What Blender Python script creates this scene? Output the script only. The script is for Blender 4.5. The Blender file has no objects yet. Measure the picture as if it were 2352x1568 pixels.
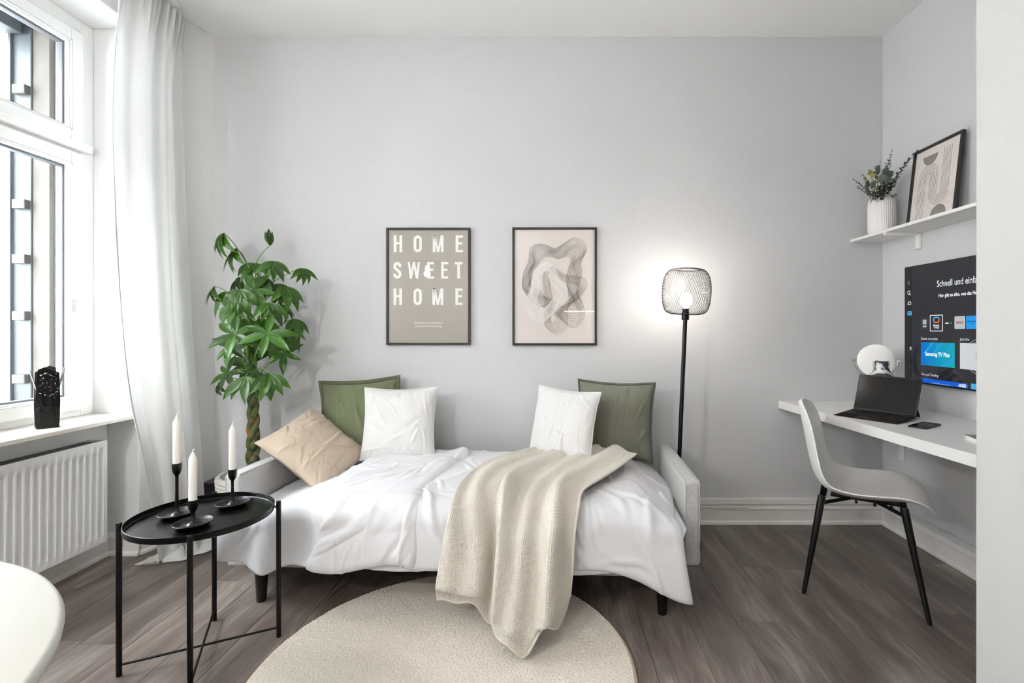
import bpy, math, random
from mathutils import Vector, Matrix, noise
R = math.radians
random.seed(7)
scene = bpy.context.scene
C = scene.collection

# ------------------------------------------------------------------ camera
cam_d = bpy.data.cameras.new('camera')
cam_d.sensor_width = 36.0
cam_d.lens = 1130 / 2352 * 36
cam_d.shift_x = -(1266 - 1176) / 2352
cam_d.shift_y = -(784 - 757) / 2352
cam_d.clip_start = 0.02
cam = bpy.data.objects.new('camera', cam_d)
cam.location = (0, -2.974, 1.168)
cam.rotation_euler = (R(90), 0, 0)
C.objects.link(cam)
scene.camera = cam

# ------------------------------------------------------------------ sky (bright overcast) and exposure
w = bpy.data.worlds.new('overcast_sky')
scene.world = w
w.use_nodes = True
bg = w.node_tree.nodes['Background']
bg.inputs[0].default_value = (0.93, 0.97, 1.0, 1)
bg.inputs[1].default_value = 34.0
scene.view_settings.view_transform = 'Standard'
scene.view_settings.look = 'None'
scene.view_settings.exposure = 0.28
scene.view_settings.gamma = 1.0
scene.view_settings.use_curve_mapping = False
# sky portals in the window opening (sampling guides only, they give off no light)
for yc in (-1.13,):
    ld = bpy.data.lights.new('window_portal', 'AREA')
    ld.shape = 'RECTANGLE'; ld.size = 2.0; ld.size_y = 1.4
    ld.cycles.is_portal = True
    lo = bpy.data.objects.new('window_portal', ld)
    lo.location = (-2.72, yc, 1.73)
    lo.rotation_euler = (0, R(-90), 0)
    C.objects.link(lo)

# ------------------------------------------------------------------ helpers
class B:
    """collects vertices and faces for one mesh"""
    def __init__(s): s.v = []; s.f = []; s.uv = {}
    def add(s, vs, fs):
        o = len(s.v); s.v += [tuple(p) for p in vs]; s.f += [tuple(i + o for i in q) for q in fs]; return o
    def box(s, x0, x1, y0, y1, z0, z1):
        s.add([(x0,y0,z0),(x1,y0,z0),(x1,y1,z0),(x0,y1,z0),(x0,y0,z1),(x1,y0,z1),(x1,y1,z1),(x0,y1,z1)],
              [(0,3,2,1),(4,5,6,7),(0,1,5,4),(1,2,6,5),(2,3,7,6),(3,0,4,7)]); return s
    def quad(s, a, b, c, d): s.add([a,b,c,d], [(0,1,2,3)]); return s
    def prism(s, poly, z0, z1):
        n = len(poly)
        s.add([(x,y,z0) for x,y in poly] + [(x,y,z1) for x,y in poly],
              [tuple(range(n-1,-1,-1)), tuple(range(n,2*n))] + [(i,(i+1)%n,n+(i+1)%n,n+i) for i in range(n)]); return s
    def tube(s, pts, r, n=8, cap=True):
        pts = [Vector(p) for p in pts]; m = len(pts)
        rs = r if isinstance(r, (list, tuple)) else [r]*m
        t0 = (pts[1]-pts[0]).normalized()
        ref = Vector((0,0,1)) if abs(t0.z) < .9 else Vector((1,0,0))
        a = t0.cross(ref).normalized(); vs = []
        for i in range(m):
            t = (pts[min(i+1,m-1)] - pts[max(i-1,0)])
            t = t.normalized() if t.length > 1e-9 else t0
            a = (a - t*a.dot(t)).normalized(); b = t.cross(a)
            for k in range(n):
                q = 2*math.pi*k/n
                vs.append(pts[i] + (a*math.cos(q) + b*math.sin(q))*rs[i])
        fs = [(i*n+k, i*n+(k+1)%n, (i+1)*n+(k+1)%n, (i+1)*n+k) for i in range(m-1) for k in range(n)]
        if cap: fs += [tuple(range(n-1,-1,-1)), tuple((m-1)*n+k for k in range(n))]
        s.add(vs, fs); return s
    def lathe(s, prof, n=32, c=(0,0,0), rad=None):
        vs = []; m = len(prof)
        for r, z in prof:
            for k in range(n):
                q = 2*math.pi*k/n; rr = r*(rad(q, z) if rad else 1)
                vs.append((c[0]+rr*math.cos(q), c[1]+rr*math.sin(q), c[2]+z))
        fs = [(i*n+k, i*n+(k+1)%n, (i+1)*n+(k+1)%n, (i+1)*n+k) for i in range(m-1) for k in range(n)]
        if prof[0][0] > 1e-6: fs.append(tuple(range(n-1,-1,-1)))
        if prof[-1][0] > 1e-6: fs.append(tuple((m-1)*n+k for k in range(n)))
        s.add(vs, fs); return s
    def grid(s, fn, nu, nv, su=1, sv=1, wrap=False):
        vs = []; o = len(s.v)
        for j in range(nv+1):
            for i in range(nu+1):
                u, v = i/nu, j/nv
                s.uv[len(s.v)+len(vs)] = (u*su, v*sv)
                vs.append(fn(u, v))
        k = nu+1
        s.add(vs, [(j*k+i, j*k+i+1, (j+1)*k+i+1, (j+1)*k+i) for j in range(nv) for i in range(nu)]); return s
    def xf(s, M):
        s.v = [tuple(M @ Vector(p)) for p in s.v]; return s
    def merge(s, o): s.add(o.v, o.f); return s
    def mesh(s, name, smooth=None):
        me = bpy.data.meshes.new(name)
        me.from_pydata(s.v, [], s.f)
        if s.uv:
            l = me.uv_layers.new(name='UVMap')
            for lp in me.loops: l.data[lp.index].uv = s.uv.get(lp.vertex_index, (0,0))
        me.validate(); me.update()
        if smooth is not None:
            me.polygons.foreach_set('use_smooth', [True]*len(me.polygons))
            if smooth < 180: me.set_sharp_from_angle(angle=R(smooth))
        return me

ROOT = {}
def obj(name, b, mat, parent=None, smooth=None, bevel=0, seg=2, solid=0, soff=-1, sub=0, world=False):
    if world and parent is not None and parent.name in ROOT: b.xf(ROOT[parent.name].inverted())
    me = b.mesh(name, smooth) if isinstance(b, B) else b
    if mat and not me.materials: me.materials.append(mat)
    o = bpy.data.objects.new(name, me); C.objects.link(o); o.parent = parent
    if solid:
        m = o.modifiers.new('solid', 'SOLIDIFY'); m.thickness = solid; m.offset = soff
    if bevel:
        m = o.modifiers.new('bevel', 'BEVEL'); m.width = bevel; m.segments = seg; m.limit_method = 'ANGLE'; m.angle_limit = R(35)
    if sub:
        m = o.modifiers.new('sub', 'SUBSURF'); m.levels = sub; m.render_levels = sub
    return o
def tag(o, label, cat=None, group=None):
    o['label'] = label
    if cat: o['category'] = cat
    if group: o['group'] = group
    return o
def thing(name, label, cat, loc=(0,0,0), rotz=0, group=None):
    o = bpy.data.objects.new(name, None); C.objects.link(o)
    o.empty_display_size = .05
    o.location = loc; o.rotation_euler = (0,0,rotz)
    ROOT[o.name] = Matrix.Translation(Vector(loc)) @ Matrix.Rotation(rotz, 4, 'Z')
    return tag(o, label, cat, group)
def struct(o, label=None):
    o['kind'] = 'structure'
    if label: o['label'] = label
    return o
def sroot(name, loc=(0,0,0), label=None):
    o = bpy.data.objects.new(name, None); C.objects.link(o); o.location = loc; o.empty_display_size = .05
    ROOT[o.name] = Matrix.Translation(Vector(loc)); return struct(o, label)

def lerp(a, b, t): return a + (b-a)*t
def ss(a, b, x):
    t = min(1, max(0, (x-a)/(b-a))); return t*t*(3-2*t)
def nz(x, y, z=0.0): return noise.noise(Vector((x, y, z)))
def cr(pts, t):
    """open Catmull-Rom through pts, t in 0..1"""
    n = len(pts)-1; q = min(t*n, n-1e-6); i = int(q); f = q-i
    p = [Vector(pts[min(max(i+k,0),n)]) for k in (-1,0,1,2)]
    return .5*((2*p[1]) + (p[2]-p[0])*f + (2*p[0]-5*p[1]+4*p[2]-p[3])*f*f + (3*p[1]-p[0]-3*p[2]+p[3])*f**3)
class Creases:
    """sharp cloth creases: random short ridges with a shallow valley beside each"""
    def __init__(s, n, x0, x1, y0, y1, seed, ang=0, spread=.5, l=(.05,.15), wd=(.006,.014), a=(.003,.008), region=None):
        r = random.Random(seed); s.c = []
        for _ in range(n):
            t = ang + r.gauss(0, spread); s.c.append((r.uniform(x0,x1), r.uniform(y0,y1), math.cos(t), math.sin(t), r.uniform(*l), r.uniform(*wd), r.uniform(*a)*r.choice((1,1,-.6)), r.uniform(-.6,.6)))
    def __call__(s, x, y):
        h = 0
        for cx, cy, c, sn, l, wd, a, bend in s.c:
            dx, dy = x-cx, y-cy; t = (dx*c+dy*sn)/l
            if abs(t) > 2.2: continue
            q = (-dx*sn+dy*c - bend*l*.25*t*t)/wd
            if abs(q) > 4: continue
            h += a*math.exp(-t*t)*(math.exp(-q*q*.7) - .45*math.exp(-(q-1.6)**2*.6))
        return h
def crc(pts, t):
    n = len(pts); q = (t % 1)*n; i = int(q) % n; f = q-int(q)
    p = [Vector(pts[(i+k) % n]) for k in (-1,0,1,2)]
    return .5*((2*p[1]) + (p[2]-p[0])*f + (2*p[0]-5*p[1]+4*p[2]-p[3])*f*f + (3*p[1]-p[0]-3*p[2]+p[3])*f**3)

# ------------------------------------------------------------------ materials
def srgb(h):
    c = [int(h[i:i+2], 16)/255 for i in (0,2,4)]
    return tuple((x/12.92 if x <= .04045 else ((x+.055)/1.055)**2.4) for x in c) + (1,)
def mat(name, col, rough=.6, metal=0, bump=None, var=None, spec=None, sheen=0, trans=0, emit=None, coords='Object', rnd=0, sss=0):
    """bump=(scale,strength,detail); var=(scale,amount) mottles the colour; rnd = brightness change by object"""
    m = bpy.data.materials.new(name); m.use_nodes = True
    nt = m.node_tree; N = nt.nodes; L = nt.links; p = N['Principled BSDF']
    c = srgb(col) if isinstance(col, str) else col
    p.inputs['Base Color'].default_value = c
    p.inputs['Roughness'].default_value = rough
    p.inputs['Metallic'].default_value = metal
    if spec is not None: p.inputs['Specular IOR Level'].default_value = spec
    if sheen: p.inputs['Sheen Weight'].default_value = sheen
    if emit: p.inputs['Emission Color'].default_value = srgb(emit[0]); p.inputs['Emission Strength'].default_value = emit[1]
    tc = N.new('ShaderNodeTexCoord')
    last = None
    if var:
        n = N.new('ShaderNodeTexNoise'); n.inputs['Scale'].default_value = var[0]; n.inputs['Detail'].default_value = 6
        L.new(tc.outputs[coords], n.inputs['Vector'])
        h = N.new('ShaderNodeHueSaturation'); h.inputs['Color'].default_value = c
        r = N.new('ShaderNodeMapRange'); r.inputs['From Min'].default_value = .25; r.inputs['From Max'].default_value = .75
        r.inputs['To Min'].default_value = 1-var[1]; r.inputs['To Max'].default_value = 1+var[1]
        L.new(n.outputs['Fac'], r.inputs['Value']); L.new(r.outputs['Result'], h.inputs['Value'])
        last = h
    if rnd:
        oi = N.new('ShaderNodeObjectInfo'); h = N.new('ShaderNodeHueSaturation'); h.inputs['Color'].default_value = c
        r = N.new('ShaderNodeMapRange'); r.inputs['To Min'].default_value = 1-rnd; r.inputs['To Max'].default_value = 1+rnd
        L.new(oi.outputs['Random'], r.inputs['Value']); L.new(r.outputs['Result'], h.inputs['Value'])
        if last: L.new(last.outputs['Color'], h.inputs['Color'])
        last = h
    if last: L.new(last.outputs['Color'], p.inputs['Base Color'])
    if bump:
        n = N.new('ShaderNodeTexNoise'); n.inputs['Scale'].default_value = bump[0]; n.inputs['Detail'].default_value = bump[2] if len(bump) > 2 else 3
        L.new(tc.outputs[coords], n.inputs['Vector'])
        b = N.new('ShaderNodeBump'); b.inputs['Strength'].default_value = bump[1]; b.inputs['Distance'].default_value = .003
        L.new(n.outputs['Fac'], b.inputs['Height']); L.new(b.outputs['Normal'], p.inputs['Normal'])
    if trans:
        t = N.new('ShaderNodeBsdfTranslucent'); t.inputs['Color'].default_value = c
        if last: L.new(last.outputs['Color'], t.inputs['Color'])
        mx = N.new('ShaderNodeMixShader'); mx.inputs[0].default_value = trans
        L.new(p.outputs[0], mx.inputs[1]); L.new(t.outputs[0], mx.inputs[2]); L.new(mx.outputs[0], N['Material Output'].inputs[0])
    return m
def weave(name, col, sx, sy, strength, rough=.9, dark=.12, sheen=.2, melange=0, uv='UV'):
    """woven or knitted cloth: two crossed waves for colour and relief"""
    m = mat(name, col, rough, sheen=sheen); nt = m.node_tree; N = nt.nodes; L = nt.links; p = N['Principled BSDF']
    tc = [n for n in N if n.type == 'TEX_COORD'][0]
    hs = []
    for d, sc in (('X', sx), ('Y', sy)):
        wv = N.new('ShaderNodeTexWave'); wv.bands_direction = d; wv.inputs['Scale'].default_value = sc/ (2*math.pi) * 2*math.pi/20*1.0
        wv.inputs['Distortion'].default_value = .6; wv.inputs['Detail'].default_value = 1
        L.new(tc.outputs[uv], wv.inputs['Vector']); hs.append(wv)
    mu = N.new('ShaderNodeMath'); mu.operation = 'MULTIPLY'
    L.new(hs[0].outputs['Fac'], mu.inputs[0]); L.new(hs[1].outputs['Fac'], mu.inputs[1])
    b = N.new('ShaderNodeBump'); b.inputs['Strength'].default_value = strength; b.inputs['Distance'].default_value = .004
    L.new(mu.outputs[0], b.inputs['Height']); L.new(b.outputs['Normal'], p.inputs['Normal'])
    mx = N.new('ShaderNodeMix'); mx.data_type = 'RGBA'
    c = srgb(col); mx.inputs['A'].default_value = tuple(x*(1-dark) for x in c[:3])+(1,); mx.inputs['B'].default_value = tuple(min(1,x*(1+dark*.4)) for x in c[:3])+(1,)
    L.new(mu.outputs[0], mx.inputs['Factor'])
    out = mx.outputs['Result']
    if melange:
        for sc3 in ((40,600,40),(600,40,600)):
            mp = N.new('ShaderNodeMapping'); mp.inputs['Scale'].default_value = sc3; L.new(tc.outputs['Object'], mp.inputs['Vector'])
            n = N.new('ShaderNodeTexNoise'); n.inputs['Scale'].default_value = 1; n.inputs['Detail'].default_value = 3; L.new(mp.outputs[0], n.inputs['Vector'])
            r = N.new('ShaderNodeMapRange'); r.inputs['From Min'].default_value = .3; r.inputs['From Max'].default_value = .7
            r.inputs['To Min'].default_value = 1-melange; r.inputs['To Max'].default_value = 1+melange
            h = N.new('ShaderNodeHueSaturation'); L.new(n.outputs['Fac'], r.inputs['Value']); L.new(r.outputs[0], h.inputs['Value']); L.new(out, h.inputs['Color']); out = h.outputs['Color']
    L.new(out, p.inputs['Base Color'])
    return m
def glass(name, tint=(1,1,1,1), refl=1.0):
    m = bpy.data.materials.new(name); m.use_nodes = True; nt = m.node_tree; N = nt.nodes; L = nt.links
    N.remove(N['Principled BSDF'])
    t = N.new('ShaderNodeBsdfTransparent'); t.inputs[0].default_value = tint
    g = N.new('ShaderNodeBsdfGlossy'); g.inputs['Roughness'].default_value = 0.0
    f = N.new('ShaderNodeFresnel'); ge = N.new('ShaderNodeNewGeometry'); io = N.new('ShaderNodeMapRange')
    io.inputs['To Min'].default_value = 1.45; io.inputs['To Max'].default_value = 1/1.45     # same pane from either side
    L.new(ge.outputs['Backfacing'], io.inputs['Value']); L.new(io.outputs[0], f.inputs[0])
    k = N.new('ShaderNodeMath'); k.operation = 'MULTIPLY'; k.inputs[1].default_value = refl; L.new(f.outputs[0], k.inputs[0])
    mx = N.new('ShaderNodeMixShader'); L.new(k.outputs[0], mx.inputs[0]); L.new(t.outputs[0], mx.inputs[1]); L.new(g.outputs[0], mx.inputs[2])
    L.new(mx.outputs[0], N['Material Output'].inputs[0]); return m
def emis(name, col, s):
    m = bpy.data.materials.new(name); m.use_nodes = True; nt = m.node_tree
    nt.nodes.remove(nt.nodes['Principled BSDF']); e = nt.nodes.new('ShaderNodeEmission')
    e.inputs[0].default_value = srgb(col); e.inputs[1].default_value = s
    nt.links.new(e.outputs[0], nt.nodes['Material Output'].inputs[0]); return m

def plank_mat():
    m = mat('oak_vinyl', '6b5f58', .5); nt = m.node_tree; N = nt.nodes; L = nt.links; p = N['Principled BSDF']
    tc = [n for n in N if n.type == 'TEX_COORD'][0]
    oi = N.new('ShaderNodeObjectInfo')
    ml = N.new('ShaderNodeVectorMath'); ml.operation = 'SCALE'; ml.inputs[0].default_value = (37, 91, 13); L.new(oi.outputs['Random'], ml.inputs['Scale'])
    ad = N.new('ShaderNodeVectorMath'); ad.operation = 'ADD'; L.new(tc.outputs['Object'], ad.inputs[0]); L.new(ml.outputs[0], ad.inputs[1])
    # slow warp so that the grain bends round knots
    nw = N.new('ShaderNodeTexNoise'); nw.inputs['Scale'].default_value = 3.2; nw.inputs['Detail'].default_value = 2; L.new(ad.outputs[0], nw.inputs['Vector'])
    sb = N.new('ShaderNodeVectorMath'); sb.operation = 'SUBTRACT'; sb.inputs[1].default_value = (.5,.5,.5); L.new(nw.outputs['Color'], sb.inputs[0])
    sc = N.new('ShaderNodeVectorMath'); sc.operation = 'SCALE'; sc.inputs['Scale'].default_value = .09; L.new(sb.outputs[0], sc.inputs[0])
    wp = N.new('ShaderNodeVectorMath'); wp.operation = 'ADD'; L.new(ad.outputs[0], wp.inputs[0]); L.new(sc.outputs[0], wp.inputs[1])
    def ns(scale, detail, src):
        mp = N.new('ShaderNodeMapping'); mp.inputs['Scale'].default_value = scale; L.new(src.outputs[0], mp.inputs['Vector'])
        n = N.new('ShaderNodeTexNoise'); n.inputs['Scale'].default_value = 1; n.inputs['Detail'].default_value = detail; L.new(mp.outputs[0], n.inputs['Vector']); return n
    fine = ns((150, 7, 1), 4, wp); broad = ns((14, 1.6, 1), 3, wp); blot = ns((4.5, 2.0, 1), 3, ad)
    vo = N.new('ShaderNodeTexVoronoi'); vo.inputs['Scale'].default_value = 1.0
    mv = N.new('ShaderNodeMapping'); mv.inputs['Scale'].default_value = (5.5, 2.6, .01); L.new(wp.outputs[0], mv.inputs['Vector']); L.new(mv.outputs[0], vo.inputs['Vector'])
    kn = N.new('ShaderNodeMapRange'); kn.inputs['From Min'].default_value = .02; kn.inputs['From Max'].default_value = .17; kn.inputs['To Min'].default_value = .55; kn.inputs['To Max'].default_value = 1
    L.new(vo.outputs['Distance'], kn.inputs['Value'])
    def add(a, b, k):
        q = N.new('ShaderNodeMath'); q.operation = 'MULTIPLY_ADD'; L.new(a.outputs['Fac'], q.inputs[0]); q.inputs[1].default_value = k
        if b is None: q.inputs[2].default_value = 0
        else: L.new(b.outputs[0], q.inputs[2])
        return q
    s1 = add(fine, None, .30); s2 = add(broad, s1, .38); s3 = add(blot, s2, .32)
    rp = N.new('ShaderNodeValToRGB'); e = rp.color_ramp.elements
    e[0].position = .34; e[0].color = srgb('483f39'); e[1].position = .66; e[1].color = srgb('9b938d')
    q = e.new(.5); q.color = srgb('6e635c')
    L.new(s3.outputs[0], rp.inputs[0])
    h = N.new('ShaderNodeHueSaturation'); L.new(rp.outputs[0], h.inputs['Color'])
    r = N.new('ShaderNodeMapRange'); r.inputs['To Min'].default_value = .86; r.inputs['To Max'].default_value = 1.12; L.new(oi.outputs['Random'], r.inputs['Value'])
    mm = N.new('ShaderNodeMath'); mm.operation = 'MULTIPLY'; L.new(r.outputs[0], mm.inputs[0]); L.new(kn.outputs[0], mm.inputs[1]); L.new(mm.outputs[0], h.inputs['Value'])
    L.new(h.outputs[0], p.inputs['Base Color'])
    b = N.new('ShaderNodeBump'); b.inputs['Strength'].default_value = .25; b.inputs['Distance'].default_value = .002
    L.new(fine.outputs['Fac'], b.inputs['Height']); L.new(b.outputs[0], p.inputs['Normal'])
    rr = N.new('ShaderNodeMapRange'); rr.inputs['To Min'].default_value = .28; rr.inputs['To Max'].default_value = .46; L.new(fine.outputs['Fac'], rr.inputs['Value']); L.new(rr.outputs[0], p.inputs['Roughness'])
    return m
def marble_mat():
    m = mat('marble_swirl', 'dddddb', .25); nt = m.node_tree; N = nt.nodes; L = nt.links; p = N['Principled BSDF']
    tc = [n for n in N if n.type == 'TEX_COORD'][0]
    wv = N.new('ShaderNodeTexWave'); wv.bands_direction = 'DIAGONAL'; wv.inputs['Scale'].default_value = 9; wv.inputs['Distortion'].default_value = 9; wv.inputs['Detail'].default_value = 3; wv.inputs['Detail Scale'].default_value = 1.2
    L.new(tc.outputs['Object'], wv.inputs['Vector'])
    rp = N.new('ShaderNodeValToRGB'); e = rp.color_ramp.elements; e[0].position = .3; e[0].color = srgb('45484b'); e[1].position = .62; e[1].color = srgb('e2e2e0')
    L.new(wv.outputs['Fac'], rp.inputs[0]); L.new(rp.outputs[0], p.inputs['Base Color']); return m

M = dict(
    white_wall=mat('white_wall_paint', 'efefee', .85, bump=(150,.35,4)),
    grey_wall=mat('grey_wall_paint', 'd4d4d6', .85, bump=(120,.55,4)),
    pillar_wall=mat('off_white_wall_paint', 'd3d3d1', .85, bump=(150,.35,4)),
    ceiling=mat('ceiling_paint', 'f6f6f5', .9, bump=(90,.12)),
    trim=mat('trim_gloss_white', 'eeece8', .42, bump=(30,.1)),
    upvc=mat('window_plastic', 'f2f2f0', .3),
    sill=mat('sill_stone', 'ded9d0', .35, var=(60,.04)),
    steelw=mat('radiator_enamel', 'f0f0ef', .32),
    grille=mat('grille_grey', '9b9b99', .45),
    plank=plank_mat(),
    subfloor=mat('subfloor', '2a2522', .9),
    black=mat('black_powder_coat', '060607', .3, spec=.28),
    blackm=mat('black_satin', '080809', .3, spec=.4),
    frame=mat('black_frame_wood', '221d1a', .5, bump=(200,.1)),
    linen=weave('grey_linen', 'b9b8b7', 9000, 9000, .12, dark=.0, melange=.13),
    cotton=mat('white_cotton', 'e3e3e7', .85, sheen=.25, bump=(420,.06)),
    cotton2=mat('white_cotton_cover', 'e4e4e7', .82, sheen=.3, bump=(420,.06)),
    pillow_w=mat('white_cushion_cotton', 'e0dfdd', .88, sheen=.2, bump=(380,.12)),
    pillow_b=mat('beige_satin_cotton', 'bfae9a', .55, sheen=.3, bump=(300,.06), var=(5,.05)),
    pillow_bd=mat('taupe_cotton', '9a8a78', .75),
    pillow_g=mat('olive_linen', '686f52', .9, sheen=.2, bump=(500,.3), var=(120,.07)),
    pillow_gd=mat('olive_linen_hem', '5b5e45', .9, bump=(500,.3)),
    pillow_k=mat('grey_green_linen', '6e6f60', .8, sheen=.25, bump=(500,.3), var=(120,.06)),
    pillow_kd=mat('grey_green_linen_hem', '56574c', .85, bump=(500,.3)),
    curtain=mat('white_curtain', 'f8f8f7', .9, trans=.42, bump=(500,.08)),
    hem=mat('white_curtain_hem', 'f8f8f7', .85, trans=.2, bump=(500,.08)),
    knit=weave('cream_knit', 'f3ebde', 1, 1, .8, rough=.95, dark=.22, sheen=.3),
    rug=mat('rug_pile', 'e2d9cc', 1, bump=(260,.9,2), var=(190,.13), sheen=.3),
    rug_b=mat('rug_backing', 'c6b08e', 1),
    wax=mat('candle_wax', 'f3f0ea', .45),
    wick=mat('wick', 'e8e4da', .9),
    leaf=mat('glossy_leaf', '315a10', .28, trans=.16, rnd=.4, var=(14,.25)),
    leafstem=mat('leaf_stem', '6f9440', .5),
    bark=mat('green_bark', '4f5a37', .8, bump=(60,.9)),
    seam=mat('grey_seam', 'a5a9ab', .6),
    gasket=mat('grey_gasket', '5f6366', .6),
    bark2=mat('brown_bark', '8a6238', .85, var=(30,.4), bump=(60,.9)),
    pot=mat('white_pot', 'e6e3dd', .6),
    soil=mat('soil', '3a2c22', 1, bump=(120,1)),
    plastic=mat('chair_shell', 'f1f0ee', .34),
    desk=mat('white_laminate', 'efeeec', .38),
    shelf=mat('white_shelf', 'f0efed', .4),
    screen=mat('dark_screen', '060606', .2, spec=.25),
    tabl=mat('tablet_grey', '0e0e10', .4, spec=.3),
    kbd=mat('keyboard_fabric', '1d1917', .8, spec=.2),
    key=mat('keycap', '141414', .5),
    chrome=mat('chrome', 'd8d8d8', .08, metal=1),
    mirror=mat('mirror_silver', 'eeeeee', .01, metal=1),
    marble=marble_mat(),
    vase=mat('white_ceramic', 'efedea', .4),
    euca=mat('eucalyptus_leaf', '5d6a5e', .6, var=(30,.15)),
    euca2=mat('dark_sprig', '3f463c', .7),
    eucay=mat('yellow_green_leaf', '8c8a38', .6),
    berry=mat('yellow_berry', 'd8d29a', .5),
    glasspane=glass('window_glass'),
    glasspic=glass('picture_glass', refl=1.0),
    paper=mat('poster_paper', 'e9e0db', .8),
    papert=mat('poster_taupe', 'aaa49a', .8),
    inkw=mat('ink_white', 'f5f2ef', .8),
    inkd=mat('ink_dark', '3a3734', .8),
    inkt=mat('ink_tan', '85735d', .8),
    inkb=mat('ink_black', '1d1b1a', .8),
    inkg=mat('ink_grey', '8b8680', .8, var=(30,.15)),
    table=mat('white_tabletop', 'c8c7bf', .4),
    stone=mat('rough_stone', '4b4843', .95, var=(7,.3), bump=(25,.9,6)),
    steelb=mat('blue_grey_paint', '2b3337', .55, var=(20,.1)),
    woodb=mat('grey_block', '33302c', .7),
    facade=mat('white_facade', 'f3f4f4', .9),
    facade2=mat('grey_cornice', 'b9bdc0', .9),
    asphalt=mat('street', '77777a', .9),
    bulb=emis('lit_bulb', 'fff4e4', 24),
    led=emis('led_strip', 'fff0da', 14),
    cabw=mat('cabinet_white', 'ecebe8', .35),
    handle=mat('handle_grey', '777777', .35, metal=.6),
)
# braided bark: green skin with brown scars
_m = M['bark']; _N = _m.node_tree.nodes; _L = _m.node_tree.links
_n = _N.new('ShaderNodeTexNoise'); _n.inputs['Scale'].default_value = 26; _n.inputs['Detail'].default_value = 4
_r = _N.new('ShaderNodeValToRGB'); _e = _r.color_ramp.elements
_e[0].position = .36; _e[0].color = srgb('2e3a20'); _e[1].position = .62; _e[1].color = srgb('8a5f38'); _q = _e.new(.54); _q.color = srgb('55643a')
_t = [q for q in _N if q.type == 'TEX_COORD'][0]
_L.new(_t.outputs['Object'], _n.inputs['Vector']); _L.new(_n.outputs['Fac'], _r.inputs[0]); _L.new(_r.outputs[0], _N['Principled BSDF'].inputs['Base Color'])
# knit: set the stitch pitch (metres in UV)
for n in M['knit'].node_tree.nodes:
    if n.type == 'TEX_WAVE': n.inputs['Scale'].default_value = 48; n.inputs['Distortion'].default_value = .35
for n in M['linen'].node_tree.nodes:
    if n.type == 'TEX_WAVE': n.inputs['Scale'].default_value = 120

# ================================================================== THE ROOM
H = 2.937; XL = -2.034; XR = 2.003; XP = 1.336; YP = -1.424; YB = -4.6
# floor: planks running towards the back wall
fl = sroot('floor', (0,0,0), 'grey-brown oak look plank floor')
obj('subfloor', B().box(-2.6, 2.2, YB-.1, .1, -.06, -.009), M['subfloor'], fl)
pw, pl = .192, 1.285
rows = {}
for i in range(23):
    x0 = -2.33 + i*pw
    off = (i*.437 + .21*(i % 3)) % 1.0
    y = YB - off*pl
    while y < 0:
        a, b_ = max(y, YB), min(y+pl, -.002)
        if b_ - a > .03:
            ln = round(b_-a, 3)
            if ln not in rows:
                rows[ln] = B().box(.0005, pw-.0005, .0005, ln-.0005, -.0085, 0).mesh('plank')
                rows[ln].materials.append(M['plank'])
            o = obj('plank', rows[ln], None, fl); o.location = (x0, a, 0)
            o.modifiers.new('bevel', 'BEVEL').width = .0007
        y += pl
struct(obj('ceiling', B().box(-2.8, 2.2, YB-.1, .15, H, H+.08), M['ceiling']), 'white smooth ceiling')
struct(obj('wall_back', B().box(XL, XR+.15, 0, .15, 0, H), M['grey_wall']), 'light grey painted wall behind the bed')
struct(obj('wall_right', B().box(XR, XR+.15, YP, 0, 0, H), M['grey_wall']), 'grey alcove wall behind the television')
struct(obj('wall_right_front', B().box(XP, XR+.15, YB, YP, 0, H), M['pillar_wall'], bevel=.006), 'white wall corner at the right edge')
struct(obj('wall_rear', B().box(-2.75, XR+.15, YB-.15, YB, 0, H), M['white_wall']), 'white wall behind the kitchen')
# window wall: piers, parapet under the window, lintel
W1 = (-1.85, -.411)
wl = B()
wl.prism([(XL,0),(XL,.15),(-2.78,.15),(-2.78,-.545),(-2.46,-.545),(-2.46,-.411),(-2.15,-.411)], 0, H)
for a, b_ in (W1,):
    wl.box(-2.78, -2.31, a, b_, 0, .712); wl.box(-2.78, -2.15, a, b_, 2.734, H)
wl.box(-2.78, -2.15, YB, W1[0], 0, H)
struct(obj('wall_left', wl, M['white_wall'], bevel=.006), 'white window wall with deep niches')

# baseboards: moulded profile swept along straight runs
PROF = [(0,0),(.026,0),(.025,.012),(.018,.02),(.014,.022),(.014,.082),(.019,.088),(.019,.093),(.011,.1),(.009,.109),(0,.114)]
def base_run(p, q, nrm):
    b = B(); n = len(PROF); vs = []
    for e in (p, q): vs += [(e[0]+nrm[0]*o, e[1]+nrm[1]*o, z) for o, z in PROF]
    b.add(vs, [(i, i+1, n+i+1, n+i) for i in range(n-1)] + [tuple(range(n-1,-1,-1)), tuple(range(n,2*n))]); return b
bb = struct(obj('baseboard_back', base_run((XL,0),(XR,0),(0,-1)), M['trim'], smooth=30), 'white moulded baseboard along the back wall')
obj('cable_channel', B().box(XL+.02, XR-.01, -.016, 0, .116, .152), M['trim'], bb, bevel=.003)
obj('cable_channel', B().box(.5, 1.19, -.026, -.012, .1, .109), M['trim'], bb, bevel=.002)
br = struct(obj('baseboard_right', base_run((XR,0),(XR,YP),(-1,0)), M['trim'], smooth=30), 'white moulded baseboard along the alcove wall')
obj('cable_channel', B().box(XR-.012, XR, YP, -.01, .122, .147), M['grey_wall'], br, bevel=.003)
bl = struct(obj('baseboard_left', base_run((-2.15,-.411),(XL,0),(.962,-.272)), M['trim'], smooth=30), 'white baseboard along the window wall')
obj('niche_return', base_run((-2.31,-.411),(-2.135,-.411),(0,-1)), M['trim'], bl, smooth=30)
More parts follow.
